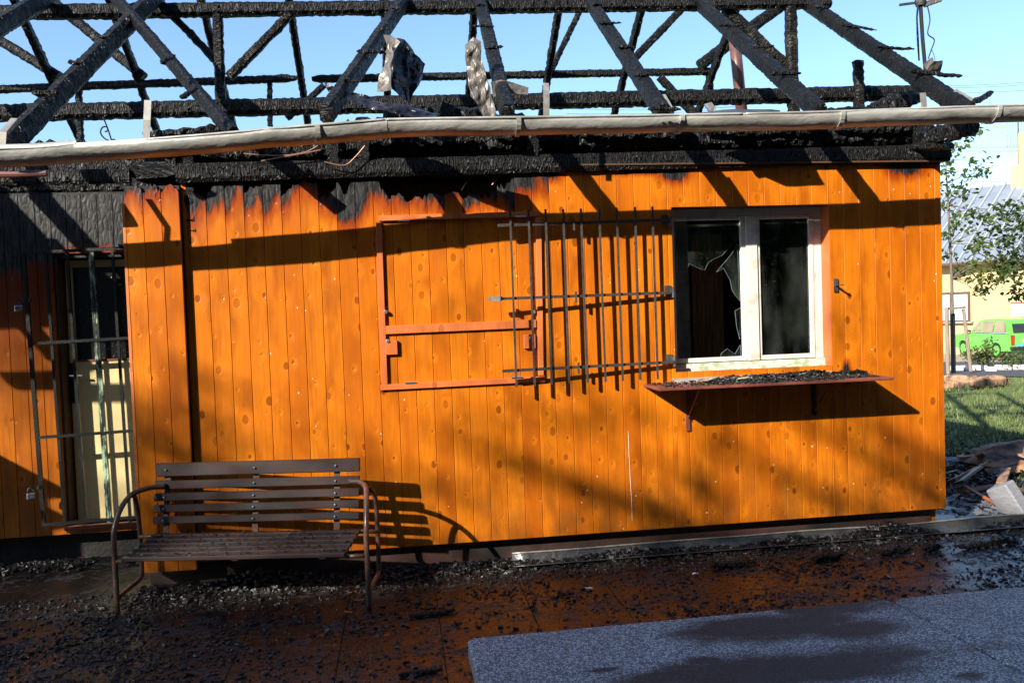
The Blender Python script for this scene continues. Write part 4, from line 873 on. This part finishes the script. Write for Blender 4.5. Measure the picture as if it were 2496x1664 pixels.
for i, (x, y) in enumerate(((620+780/3.267, 1184+850/3.267), (620+835/3.267, 1184+915/3.267), (620+1920/3.267, 1184+560/3.267), (1240+1535/3.267, 1184+368/3.267), (620+750/3.267, 1184+1010/3.267))):
    p = UZ(x, y, GZ, True); a_ = rnd(-.6, .6); o = MB().bar((-.025, 0, 0), (.025, 0, 0), .008, .006).build('wood_chip', 'trim_wood'); o.location = (p.x, min(p.y, -.02), GZ+.006); o.rotation_euler = (0, 0, a_)
    tag(o, 'tiny splinter of fresh orange wood on the sooty paving', 'splinter', 'orange wood splinters')
for i, (a, b, w_) in enumerate((((1240+390/3.267, 1184+830/3.267), (1240+470/3.267, 1184+870/3.267), .02), ((620+1230/3.267, 1184+1035/3.267), (620+1600/3.267, 1184+990/3.267), .035), ((620+1150/3.267, 1184+1500/3.267), (620+1500/3.267, 1184+1460/3.267), .03), ((1856+60/3.267, 1184+635/3.267), (1856+300/3.267, 1184+725/3.267), .016))):
    p, q = UZ(*a, GZ+.012, True), UZ(*b, GZ+.012, True)
    lump('charred_stick', ('short charred stick near the fallen gutter', 'knobbly black stick beside the bench foot', 'black stick lying by the corner of the concrete table', 'thin straight black stick crossing the brown paving')[i], p, q, w_, 'stick', jit=.004)
for i, (x0, x1) in enumerate(((1.85, 2.15), (2.5, 2.75), (2.95, 3.2), (3.25, 3.4), (3.5, 3.95))):
    yy = UZ(1900, 1280, GZ).y-.03; lump('charred_lump', 'wet black lump of burnt timber resting against the front of the fallen gutter', (x0, yy-.03, GZ+.02), (x1, yy+.02, GZ+.025), .05, group='burnt lumps along the fallen gutter', jit=.014)

# ------------------------------------------------------------------ rubble heap past the hut's corner
def board(name, label, p, q, w, th, mat, cat='board', up=(0, 0, 1), group=None):
    p, q = Vector(p), Vector(q); c = (p+q)/2; c.z = min(p.z, q.z); o = MB().bar(p-c, q-c, w, th, up).build(name, mat, bevel=.003); o.location = c; return tag(o, label, cat, group)
p = UG(2352, 1185); q = UG(2318, 1130)
def at(x, y, lift=0.0): g = UG(x, y); return Vector((g.x, g.y, g.z+lift))
o = MB().box((-.06, -.09, 0), (.06, .09, .24), Matrix.Rotation(-.45, 3, 'X') @ Matrix.Rotation(-.25, 3, 'Y'), (0, 0, 0)).build('foam_block', 'foam_block', bevel=.01); o.location = at(2338, 1190, .03); o.rotation_euler = (0, 0, .3); tag(o, 'chipped white building block leaning in the rubble by the corner', 'block')
a = at(2215, 1148, .12); b = at(2345, 1196, .02); board('orange_lath', 'thin orange wooden lath lying on the rubble by the white block', a, b, .035, .014, 'trim_wood')
for i, (pa, pb, la, lb, lab) in enumerate((((2230, 1085), (2420, 1105), .05, .10, 'lower'), ((2200, 1078), (2420, 1080), .12, .16, 'upper'))):
    board('charred_plank', '%s of two long planks with pale sawn edges on the rubble heap' % lab, at(*pa, la), at(*pb, lb), .10, .025, 'log_wood', 'plank')
c = at(2290, 1075, .0)
lg = lump('fallen_log', 'thick brown log half charred at the bottom of the rubble heap', at(2225, 1072, .10), at(2470, 1060, .16), .22, 'log', 'log_wood', .2, jit=.006)
m = MB(); A0, A1, A2, A3 = at(2205, 1090, .12), at(2340, 1082, .30), at(2500, 1095, .26), at(2300, 1100, .10)
c = (A0+A1+A2+A3)/4; N_ = 10
for i in range(N_+1):
    for j in range(N_+1):
        s_, t_ = i/N_, j/N_; p = A0.lerp(A1, s_).lerp(A3.lerp(A2, s_), t_); m.v.append(tuple(p-c+Vector((0, 0, .03*MN.noise(p*4)))))
for i in range(N_):
    for j in range(N_): k = i*(N_+1)+j; m.f.append((k, k+1, k+N_+2, k+N_+1))
o = m.build('roof_panel', 'log_wood'); o.location = c; s_ = o.modifiers.new('thick', 'SOLIDIFY'); s_.thickness = .03; tag(o, 'brown singed panel tilted over the rubble heap beside the lawn', 'panel')
crumple('corrugated_scrap', 'small grey corrugated scrap poking out of the rubble behind the corner', ((1470, 895), (1560, 905), (1620, 858), (1590, 920), (1520, 970), (1470, 978)), (2.2, 2.2, 2.2, 2.1, 2.0, 2.0), 'foam_block', .01, 3, conv=lambda x, y: (1856+x/3.267, 840+y/3.267), th=.01)
m = MB()
for i in range(6500):
    x = rnd(3.8, 8.5); y = rnd(-.1, 4.0)
    if random.random() > math.exp(-((x-5.2)/1.8)**2-((y-1.4)/1.4)**2)*1.2: continue
    s = rnd(.005, .022); chip(m, (x, y, zg(x, y)+rnd(0, .10)*math.exp(-((y-1.6)/1.0)**2)), s*rnd(.8, 3), s, s*.5)
m.build('rubble', 'chips', kind='stuff')['label'] = 'dark burnt rubble heaped beside the hut'
for i in range(16):
    g = at(rnd(2215, 2480), rnd(1070, 1150)); a_ = rnd(-.5, .9); l_ = rnd(.25, .8); d_ = Vector((math.cos(a_), math.sin(a_), rnd(-.15, .25)))*l_/2; c_ = g+Vector((0, 0, rnd(.04, .16)+abs(d_.z)))
    board('broken_board', 'short broken scorched board lying criss-cross in the rubble heap', c_-d_, c_+d_, rnd(.05, .12), .02, random.choice(('log_wood', 'char_block', 'log_wood', 'frame_brown')), 'board', (rnd(-.5, .5), rnd(-.5, .5), 1), 'broken boards in the rubble heap')
m = MB()
for i in range(160):
    g = at(rnd(2185, 2330), rnd(1130, 1195)); s = rnd(.008, .028); chip(m, (g.x, g.y, g.z+.03+rnd(0, .03)), s*rnd(.8, 2), s, s*.35)
m.build('pale_shards', 'foam_block', kind='stuff')['label'] = 'pale broken shards scattered in the dark rubble'
for i, (pa, pb, w_) in enumerate((((2160, 879), (2262, 884), .20), ((2150, 893), (2215, 893), .17), ((2230, 893), (2312, 886), .24))):
    lump('lawn_log', ('far blackened log lying on the lawn', 'short dark log lying on the lawn beside the hut corner', 'orange barked log with a charred end on the lawn')[i], at(*pa, w_*.45), at(*pb, w_*.45), w_, 'log', 'log_wood', w_, jit=.012)
for i in range(7):
    g = at(2196+i*27, 851-i*.4, .05) if i != 3 else at(2277, 852, .03)
    r = rnd(.14, .24) if i < 5 else .42
    mm = MB(); mm.box((-r, -.12, -.06), (r, .12, .09)); o = mm.build('edging_stone', 'stone_white', bevel=.05); o.modifiers['bevel'].segments = 2; o.location = g; o.rotation_euler = (0, 0, rnd(-.5, -.2)-.25)
    tag(o, 'whitewashed edging stone along the lawn in front of the road', 'edging stone', 'white stones edging the lawn')
# lawn
m = MB()
for i in range(42000):
    t_ = random.random(); d = 8.2+ (t_**1.3)*17; ang = rnd(R(27), R(47)); x = math.sin(ang)*d; y = CP.y+math.cos(ang)*d
    if x+y < 7.2+1.8*MN.noise(Vector((x, y, 0))) or y < 1.0 or x < 3.85 or x+y > 26: continue
    z = zg(x, y)-.012; hgt = rnd(.03, .10)*(1+.5*MN.noise(Vector((x*1.5, y*1.5, 3)))); a_ = rnd(0, 6.28); dx, dy = math.cos(a_)*.006, math.sin(a_)*.006; lx, ly = rnd(-.04, .04), rnd(-.04, .04); n = len(m.v)
    m.v += [(x-dx, y-dy, z), (x+dx, y+dy, z), (x+lx, y+ly, z+hgt)]; m.f.append((n, n+1, n+2))
m.build('grass', 'grass_blade', kind='stuff')['label'] = 'short green lawn grass with dry tips'

# ------------------------------------------------------------------ street behind
def strip(name, pts, mat, lift):
    m = MB()
    for (x, y) in pts: m.v.append((x, y, zg(x, y)+lift))
    n = len(pts)//2; m.f = [(i, i+1, n+i+1, n+i) for i in range(n-1)]; return m.build(name, mat, kind='structure')
def vd(px, d, off=0): g = ray(px, 800); g = Vector((g.x, g.y)).normalized(); return Vector((CP.x, CP.y))+g*d
LN = [1700, 1900, 2050, 2150, 2250, 2352, 2500, 2800]
strip('road', [tuple(vd(x, 23)) for x in LN]+[tuple(vd(x, 31)) for x in LN], 'asphalt', .01)
strip('pavement', [tuple(vd(x, 31)) for x in LN]+[tuple(vd(x, 41.0)) for x in LN], 'sand_path', .02)
# yellow neighbour house
hp = UD(2160, 790, 40); vx = Vector((ray(2260, 790).x, ray(2260, 790).y)).normalized(); YA = math.atan2(-vx.x, vx.y)-R(20)
g0 = vd(2262, 39.5); H2 = thing('yellow_house', 'pale yellow rendered house with a grey seamed metal roof', 'house', (g0.x, g0.y, -.85), YA)
def nb(mb, name, mat, par=None, **k): return mb.build(name, mat, par or H2, local=True, **k)
EH, RH, DPT = 4.05, 7.6, 5.0
wl = nb(MB().box((-9, 0, 0), (11, 9, EH)), 'wall', 'yellow_render')
nb(MB().box((-9.1, -.04, 0), (11.1, -.001, .35)), 'base_course', 'sand_path', wl)
def loc2(px, py, y=-.02):
    d = ray(px, py); m_ = WM[H2].inverted(); o_ = m_ @ CP; dd = m_.to_3x3() @ d; t_ = (y-o_.y)/dd.y; return o_+dd*t_
rf = nb(MB().quad((-9.4, -.5, EH-.12), (11.4, -.5, EH-.12), (11.4, DPT, RH), (-9.4, DPT, RH)).quad((-9.4, 10, EH-.2), (-9.4, DPT, RH), (11.4, DPT, RH), (11.4, 10, EH-.2)), 'roof', 'roof_tin'); s_ = rf.modifiers.new('thick', 'SOLIDIFY'); s_.thickness = .08
for i in range(42): x = -9.3+i*.5; nb(MB().bar((x, -.5, EH-.05), (x, DPT, RH+.07), .05, .09), 'seam', 'roof_seam', rf)
for k in (.35, .68): nb(MB().bar((-9.3, -.5+(DPT+.5)*k, EH-.1+(RH-EH+.12)*k+.02), (11.3, -.5+(DPT+.5)*k, EH-.1+(RH-EH+.12)*k+.02), .05, .03), 'lap_joint', 'roof_tin', rf)
nb(MB().tube([(-9.4, -.58, EH-.16), (11.4, -.58, EH-.16)], .07, 8), 'eaves_gutter', 'frame_brown', rf)
for (xa, xb, ya, yb) in ((2140, 2229, 673, 738),):
    a, b = loc2(xa, ya), loc2(xb, yb); wd = nb(MB().box((a.x, -.03, b.z), (b.x, -.004, a.z)), 'window', 'window_dark', wl)
    nb(MB().box((a.x+.35, -.04, b.z+.05), (b.x-.1, -.031, a.z-.05)), 'curtain', 'curtain', wd)
    for x in (a.x, (a.x+b.x)/2-.02, b.x-.07): nb(MB().box((x, -.07, b.z), (x+.07, -.041, a.z)), 'frame', 'frame_brown', wd)
    nb(MB().box((a.x, -.071, a.z-.09), (b.x, -.045, a.z)), 'frame', 'frame_brown', wd); nb(MB().box((a.x-.1, -.2, b.z-.07), (b.x+.12, -.003, b.z)), 'sill', 'zinc_strap', wd)
a, b = loc2(2324, 698), loc2(2400, 726); nb(MB().box((a.x, -.06, b.z), (b.x, -.003, a.z)), 'meter_cabinet', 'paper', wl); nb(MB().box((a.x-.04, -.05, a.z), (b.x+.04, -.004, a.z+.06)), 'cabinet_frame', 'shelf_paint', wl)
a = loc2(2330, 490, DPT); ch = nb(MB().box((a.x, DPT-.4, RH-.5), (a.x+1.1, DPT+.4, RH+.75)), 'chimney', 'yellow_render', rf)
nb(MB().box((a.x+.25, DPT-.15, RH+.6), (a.x+.5, DPT+.1, RH+2.2)), 'chimney_pot', 'yellow_render', rf)
m = MB().tube([(a.x+.2, DPT, RH+.5), (a.x+.2, DPT, RH+3.1)], .03, 6)
for k in range(7): m.bar((a.x-.25+.12*k, DPT, RH+1.6), (a.x-.25+.12*k, DPT, RH+2.9), .012, .012)
for z in (1.7, 2.2, 2.8): m.bar((a.x-.3, DPT, RH+z), (a.x+.55, DPT, RH+z), .012, .012)
nb(m, 'aerial', 'zinc_dark', rf)
# overhead wires
WI = thing('overhead_wires', 'thin dark overhead wires strung across the sky behind the hut', 'wires', (30, 44, 0))
for (a, b) in (((2100, 200), (2500, 176)), ((2100, 204), (2500, 183)), ((2100, 216), (2500, 196)), ((2100, 337), (2500, 330)), ((2100, 345), (2500, 340)), ((2100, 448), (2500, 428)), ((2100, 456), (2500, 436)), ((2130, 420), (2500, 402)), ((1300, 243), (1700, 245)), ((1300, 250), (1700, 246)), ((1300, 262), (1700, 250)), ((2000, 257), (2100, 250))):
    p, q = UD(*a, 55), UD(*b, 55); mid = (p+q)/2-Vector((0, 0, .15)); MB().tube(curve_pts([p, mid, q], 5), .011, 5).build('wire', 'cable', WI)

# ------------------------------------------------------------------ green estate car
cf = vd(2223, 37.6); cr_ = vd(2318, 35.2)
hd = Vector((.10, .995)).normalized(); CL, CW = 3.56, 1.5
side = Vector((-hd.y, hd.x))                                    # car's left
rl = vd(2318, 34.6)                                             # rear left corner of the car
org = rl+hd*(CL/2)-side*(CW/2); CZ = zg(org.x, org.y)+.02
CAR = thing('green_estate_car', 'bright green boxy old estate car parked before the yellow house', 'car', (org.x, org.y, CZ), math.atan2(hd.y, hd.x))
def cp(mb, n, m_, par=None, **k): return mb.build(n, m_, par or CAR, local=True, **k)
prof = [(1.78, .34), (1.80, .60), (1.72, .78), (1.30, .86), (.62, .93), (.22, 1.34), (-.05, 1.42), (-.9, 1.46), (-1.45, 1.42), (-1.62, 1.28), (-1.74, .90), (-1.78, .55), (-1.76, .30), (-1.30, .28), (-1.30, .42), (-1.18, .56), (-1.0, .60), (-.82, .56), (-.72, .42), (-.72, .28), (.78, .28), (.80, .45), (.92, .58), (1.10, .62), (1.28, .58), (1.40, .45), (1.42, .30)]
def wdt(z): return .745 if z < .9 else .745-(z-.9)*.27
m = MB(); n = len(prof); m.v = [(x, -wdt(z), z) for x, z in prof]+[(x, wdt(z), z) for x, z in prof]
m.f = [tuple(range(n)), tuple(range(2*n-1, n-1, -1))]+[(i, n+i, n+(i+1) % n, (i+1) % n) for i in range(n)]
body = cp(m, 'body', 'car_green')
def pane(pts, name, mat='car_glass', s=1, off=.006, par=None):
    P = [Vector((x, s*(wdt(z)+off), z)) for x, z in pts]; mm = MB(); mm.quad(*(P if s < 0 else P[::-1])); k = len(P); mm.v += [tuple(p+Vector((0, -s*.02, 0))) for p in P]; mm.f.append(tuple(range(2*k-1, k-1, -1))); return cp(mm, name, mat, par)
for s in (1, -1):
    pane([(.54, .98), (.22, 1.30), (.02, 1.36), (.02, .97)], 'side_window', 'car_tint', s); pane([(-.04, .97), (-.04, 1.36), (-.78, 1.38), (-.78, .97)], 'side_window', 'car_tint', s); pane([(-.86, .97), (-.86, 1.38), (-1.38, 1.36), (-1.50, .97)], 'side_window', 'car_tint', s)
    pane([(.76, .945), (.76, .962), (-1.7, .955), (-1.7, .938)], 'trim_strip', 'roof_seam', s, .012)
    cp(MB().box((-1.80, s*.62-.06, .52), (-1.74, s*.62+.06, .88)), 'tail_lamp', 'tail_lamp')
    for x in (1.10, -1.0):
        wh = cp(MB().lathe((x, s*.64, .29), [(.29, -.08), (.29, .08), (.2, .085)], 20, (0, s, 0)), 'wheel', 'black_rubber'); cp(MB().lathe((x, s*.64, .29), [(.19, .07), (.19, .095), (.10, .10), (.06, .12)], 16, (0, s, 0)), 'rim', 'car_green', wh)
cp(MB().quad((-1.66, -.55, 1.28), (-1.66, .55, 1.28), (-1.775, .58, .97), (-1.775, -.58, .97)).quad((-1.64, -.55, 1.28), (-1.755, -.58, .97), (-1.755, .58, .97), (-1.64, .55, 1.28)), 'rear_window', 'window_dark')
cp(MB().box((-1.90, -.72, .34), (-1.77, .72, .46)), 'bumper', 'black_rubber', bevel=.02); cp(MB().box((-1.82, .15, .46), (-1.785, .5, .56)), 'lower_plate', 'teal_plate'); cp(MB().box((-1.81, -.3, .6), (-1.785, .25, .72)), 'number_plate', 'paper')
cp(MB().box((.50, .76, .95), (.60, .88, 1.03)), 'wing_mirror', 'black_rubber', bevel=.02)

# ------------------------------------------------------------------ trees and shrubs
def leaf(m, c, s, n_=None):
    q = Matrix.Rotation(rnd(0, 6.3), 3, 'Z') @ Matrix.Rotation(rnd(-1.2, 1.2), 3, 'X') @ Matrix.Rotation(rnd(-.9, .9), 3, 'Y'); k = len(m.v)
    for x, y, z in ((0, -1, 0), (.62, -.25, .16), (.42, .55, .12), (0, 1, -.1), (-.42, .55, .12), (-.62, -.25, .16)): m.v.append(tuple(Vector(c)+q @ Vector((x*s, y*s, z*s))))
    m.f += [(k, k+1, k+2, k+3), (k, k+3, k+4, k+5)]
def crown(name, clusters, per, spread, ls, mat, tree):
    m = MB()
    for c, r in clusters:
        for i in range(int(per*r*r)+4):
            d = Vector((random.gauss(0, 1), random.gauss(0, 1), random.gauss(0, .7)))*spread*r*.6; leaf(m, Vector(c)+d, ls*rnd(.6, 1.25))
    return m.build(name, mat, tree)
tb = UG(2190, 857); TY_ = tb.y
T1 = thing('young_linden', 'slim young tree with drooping green leaves tied to wooden stakes', 'tree', (tb.x, tb.y, tb.z))
tr = [UY(x, y, TY_) for x, y in ((2190, 860), (2188, 740), (2186, 640), (2182, 560), (2178, 470), (2175, 420), (2172, 370), (2180, 330), (2195, 300))]
trunk = MB().tube(tr, [.05, .042, .036, .03, .024, .019, .015, .010, .005], 8).build('trunk', 'bark', T1, smooth=True)
MB().tube([UY(2190, 859, TY_-.005), UY(2188, 720, TY_-.005)], .062, 10).build('trunk_guard', 'black_rubber', T1)
cl = ((190,130),(240,100),(120,200),(75,270),(250,280),(290,340),(200,340),(130,430),(170,480),(60,550),(150,590),(220,590),(110,650),(180,680),(60,720),(300,610),(210,790),(320,790),(70,830),(330,680),(230,880),(300,880),(140,930),(220,960),(300,950),(270,750),(380,930),(290,1030),(260,1060),(340,1000),(60,450),(55,340),(360,880))
CLS = []; br = MB()
for cx, cy in cl:
    p = UY(2280+cx/2.45, 280+cy/2.45, TY_+rnd(-.5, .5), True); CLS.append((p, 1.0))
    hgt = min(tr, key=lambda q: abs(q.z-(p.z-.12*abs(p.x-q.x)))); br.tube([hgt, hgt.lerp(p, .5)+Vector((0, 0, .05)), p], [.012, .008, .003], 5)
br.build('branch', 'bark', T1, kind='stuff'); crown('crown', CLS, 26, .22, .072, 'leaf_linden', T1)
cl2 = ((370,600),(430,590),(480,610),(390,680),(440,720),(400,770),(480,760),(500,850),(450,940),(500,920),(420,980),(470,1075),(520,1070),(400,550),(520,680),(560,640),(600,720),(570,800),(600,900),(560,960),(650,760),(640,860),(600,560),(660,640),(700,760),(690,900),(520,540),(460,860),(400,860),(430,910))
T2b = UG(2480, 850); T2 = thing('leafy_street_tree', 'leafier green tree reaching in over the yellow house and the lawn', 'tree', (T2b.x, T2b.y, T2b.z))
tk = [Vector((T2b.x, T2b.y, T2b.z)), UY(2470, 700, T2b.y), UY(2440, 620, T2b.y), UY(2420, 540, T2b.y)]; MB().tube(tk, [.08, .065, .05, .02], 8).build('trunk', 'bark', T2)
CLS = []; br = MB()
for cx, cy in cl2:
    p = UY(2280+cx/2.45, 280+cy/2.45, T2b.y+rnd(-.8, .8), True); CLS.append((p, 1.0)); q = random.choice(tk[1:]); br.tube([q, q.lerp(p, .5)+Vector((0, 0, .08)), p], [.015, .01, .003], 5)
br.build('branch', 'bark', T2, kind='stuff'); crown('crown', CLS, 28, .26, .078, 'leaf_dark', T2)
S1 = thing('tree_stakes', 'two weathered wooden stakes joined by a cross rail round the young tree', 'stake', tuple(UG(2178, 860)))
MB().tube([UY(2178, 862, TY_-.3), UY(2174, 706, TY_-.3)], .05, 8).build('stake', 'stake_wood', S1); MB().tube([UY(2230, 852, TY_-.2), UY(2213, 710, TY_-.2)], .042, 8).build('stake', 'stake_wood', S1); MB().bar(UY(2170, 709, TY_-.27), UY(2217, 706, TY_-.23), .05, .06).build('cross_rail', 'stake_wood', S1)
def shrub(name, label, px, py, w_, h_, per, mat='leaf_dark', group=None):
    g = UG(px, py); t_ = thing(name, label, 'shrub', tuple(g), 0, group); st_ = MB(); cs = []
    for i in range(per):
        a_ = rnd(0, 6.28); r_ = rnd(.1, 1)*w_; tip = g+Vector((math.cos(a_)*r_, math.sin(a_)*r_, h_*rnd(.35, 1.0)*(1-.4*r_/w_))); st_.tube([g+Vector((math.cos(a_)*.08, math.sin(a_)*.08, 0)), g.lerp(tip, .6)+Vector((0, 0, .1)), tip], [.010, .007, .003], 5); cs.append((tip, 1)); cs.append((g.lerp(tip, .7)+Vector((0, 0, .06)), .8))
    st_.build('stem', 'bark', t_); crown('foliage', cs, 20, .16, .038, mat, t_)
shrub('rose_bush', 'bushy green rose shrub growing in front of the green car', 2262, 846, .6, .85, 20, 'leaf_linden'); shrub('low_shrub', 'low straggly shrub right of the rose bush along the lawn edge', 2335, 848, .8, .5, 16); shrub('low_shrub', 'loose twiggy shrub at the road edge hiding the car bumper', 2420, 842, .8, .6, 12)

# ------------------------------------------------------------------ unseen things across the yard, placed for the shade they cast
def far_side(z_on_wall, x_on_wall, L):      # point at distance L before the wall that the sun throws onto (x, 0, z)
    return Vector((x_on_wall-1.18*L, -L, z_on_wall+.82*L))
LB = 15.0; e0 = far_side(-.15, 0, LB)
NB = thing('shade_building', 'unseen long grey rendered building added across the yard to shade it', 'building', (-14.0, -LB-5, 0))  # added block, its roof edge set so the shade ends at the wall foot
MB().box((-34, -LB-10, -.1), (17, -LB-.6, e0.z-.75)).build('wall', 'grey_render', NB)
m = MB(); ze = e0.z; m.v = [(-34.5, -LB, ze-.75), (17.5, -LB, ze-.75), (17.5, -LB-.12, ze), (-34.5, -LB-.12, ze), (-34.5, -LB-10.6, ze-.75), (17.5, -LB-10.6, ze-.75), (17.5, -LB-10.5, ze), (-34.5, -LB-10.5, ze)]
m.f = [(0, 1, 2, 3), (5, 4, 7, 6), (3, 2, 6, 7), (0, 3, 7, 4), (1, 5, 6, 2), (0, 4, 5, 1)]; m.build('roof', 'roof_tile', NB)
for i in range(10):
    for z in (1.2, 4.4, 7.6):
        x = -31+i*5; f_ = MB().box((x, -LB-.62, z), (x+1.3, -LB-.601, z+1.7)).build('window', 'window_dark', NB)
def shade_tree(name, label, bx, by, hgt, nb_, seed, leaf_s, per, limbs, grp=None):
    random.seed(seed); t_ = thing(name, label, 'tree', (bx, by, 0), 0, grp); b = Vector((bx, by, 0)); top = b+Vector((rnd(-.4, .4), rnd(-.4, .4), hgt)); MB().tube([b, b.lerp(top, .4), b.lerp(top, .8), top], [.22, .17, .08, .02], 10).build('trunk', 'bark', t_)
    br = MB(); cs = []
    for (k, dx, dy, dz) in limbs:
        s_ = b.lerp(top, k); e = s_+Vector((dx, dy, dz)); mid = s_.lerp(e, .5)+Vector((0, 0, .25)); br.tube([s_, mid, e], [.07, .045, .012], 6)
        for j in range(nb_):
            u_ = rnd(.35, 1); q = s_.lerp(e, u_)+Vector((0, 0, .2)); tp = q+Vector((rnd(-.8, .8), rnd(-.8, .8), rnd(-.3, .6))); br.tube([q, tp], [.02, .006], 5); cs.append((tp, 1))
    br.build('branch', 'bark', t_, kind='stuff'); crown('crown', cs, per, .42, leaf_s, 'leaf_dark', t_)

# unseen pier added to throw a stepped shadow on the entrance wall
PR = thing('shadow_pier', 'unseen grey pier with a stepped cap, shaped to shadow the entrance wall', 'pier', (-4.30, -.30, 0), 0.1)
MB().box((-.16, -.16, -.02), (.16, .16, 1.42)).build('shaft', 'grey_render', PR, local=True, bevel=.01)
MB().box((-.22, -.22, 1.421), (.22, .22, 1.49)).build('cap', 'grey_render', PR, local=True, bevel=.01)
MB().box((-.15, -.15, 1.491), (.15, .15, 1.63)).build('neck', 'grey_render', PR, local=True, bevel=.01)
MB().box((-.20, -.20, 1.631), (.20, .20, 1.70)).build('top_cap', 'grey_render', PR, local=True, bevel=.01)
def wp(x, z, L, dy=0.0): p = far_side(z, x, L+dy); return p
def limb_tree(name, label, xw, L, hgt, limbs, per, leaf_s, seed):
    """tree whose bare lower limbs throw the long soft shadows on the planks"""
    random.seed(seed); bx, by = xw-1.18*L, -L; t_ = thing(name, label, 'tree', (bx, by, zg(bx, by)), 0); b = Vector((bx, by, 0)); top = b+Vector((.2, -.3, hgt))
    MB().tube([b, b.lerp(top, .45), b.lerp(top, .8), top], [.20, .15, .08, .02], 10).build('trunk', 'bark', t_); br = MB(); cs = []
    for (z0, x1, z1, dy, r, lv) in limbs:
        s_ = Vector((bx, by, far_side(z0, xw, L).z)); e = wp(x1, z1, L, dy); mid = s_.lerp(e, .5)+Vector((0, 0, .12)); br.tube(curve_pts([s_, mid, e], 5), [r*1.3*(1-.8*i/10) for i in range(11)], 6)
        for j in range(lv):
            u_ = rnd(.55, 1.0); q = s_.lerp(e, u_)+Vector((0, 0, .1)); tp = q+Vector((rnd(-.5, .5), rnd(-.5, .5), rnd(-.45, .25))); br.tube([q, tp], [.014, .004], 5); cs.append((tp, 1))
    for j in range(26):
        a_ = rnd(0, 6.28); q = b.lerp(top, rnd(.8, 1)); tp = q+Vector((-abs(math.cos(a_))*rnd(.5, 2.2) if xw < 0 else math.cos(a_)*rnd(.4, 1.6), math.sin(a_)*rnd(.5, 2), rnd(.3, 2.2)))
        if xw < 0: br.tube([q, tp], [.03, .008], 5); cs.append((tp, 1.5))
    br.build('branch', 'bark', t_, kind='stuff'); crown('crown', cs, per, .40, leaf_s, 'leaf_dark', t_)
limb_tree('yard_tree', 'bare limbed tree across the yard whose boughs stretch toward the grey building', 5.3, 12.0, 10.8,
          ((-1.45, .2, .90, 0, .10, 6), (-.95, 2.55, .95, .3, .10, 3), (-.75, 2.9, .95, -.3, .08, 2), (-1.1, 2.0, .75, -.4, .06, 4), (-1.8, -.1, .25, .4, .06, 9), (-1.6, 1.3, .15, .2, .05, 8), (-1.7, 2.6, .05, -.2, .05, 6), (-1.7, .5, .05, .3, .05, 7)), 12, .07, 11)
limb_tree('yard_tree', 'leafy tree across the yard at the far end of the grey building', -4.9, 12.0, 12.8,
          ((-.3, -1.0, .95, 0, .06, 9), (-.6, -.4, .62, .4, .06, 9), (-.9, -.2, .35, -.3, .05, 8), (-.2, -1.7, 1.05, .3, .05, 8)), 11, .075, 23)
def big_tree(x, y, hgt, rad, seed):
    random.seed(seed); t_ = thing('sky_screen_tree', 'tall dense leafy tree, unseen, added to screen the sky from the yard', 'tree', (x, y, 0), 0, 'unseen trees added to screen the sky'); b = Vector((x, y, 0)); MB().tube([b, b+Vector((.1, 0, hgt*.5)), b+Vector((0, .2, hgt*.9))], [.3, .2, .05], 10).build('trunk', 'bark', t_)
    br = MB(); cs = []
    for i in range(70):
        a_ = rnd(0, 6.28); k_ = rnd(.10, 1.0); r_ = rad*math.sin(min(1, k_*1.25)*2.6)**.6*rnd(.35, 1) if k_ < .98 else .3
        tp = b+Vector((math.cos(a_)*r_, math.sin(a_)*r_, hgt*k_)); br.tube([b+Vector((0, 0, hgt*k_*.75)), tp], [.05, .01], 5); cs.append((tp, 2.0))
    br.build('branch', 'bark', t_, kind='stuff'); crown('crown', cs, 17, .5, .17, 'leaf_dark', t_)
for i, (x, y, hh, rr) in enumerate(((-1.5, -10.5, 13, 3.4), (4.5, -10.0, 14, 3.6), (10.5, -9.0, 13, 3.6), (13.0, -3.5, 11, 3.0))): big_tree(x, y, hh, rr, 40+i)  # added behind the view to cut the sky fill on wall and paving
big_tree(7.4, -7.6, 9, 3.3, 51)  # added out of view to darken the reflection in the window pane
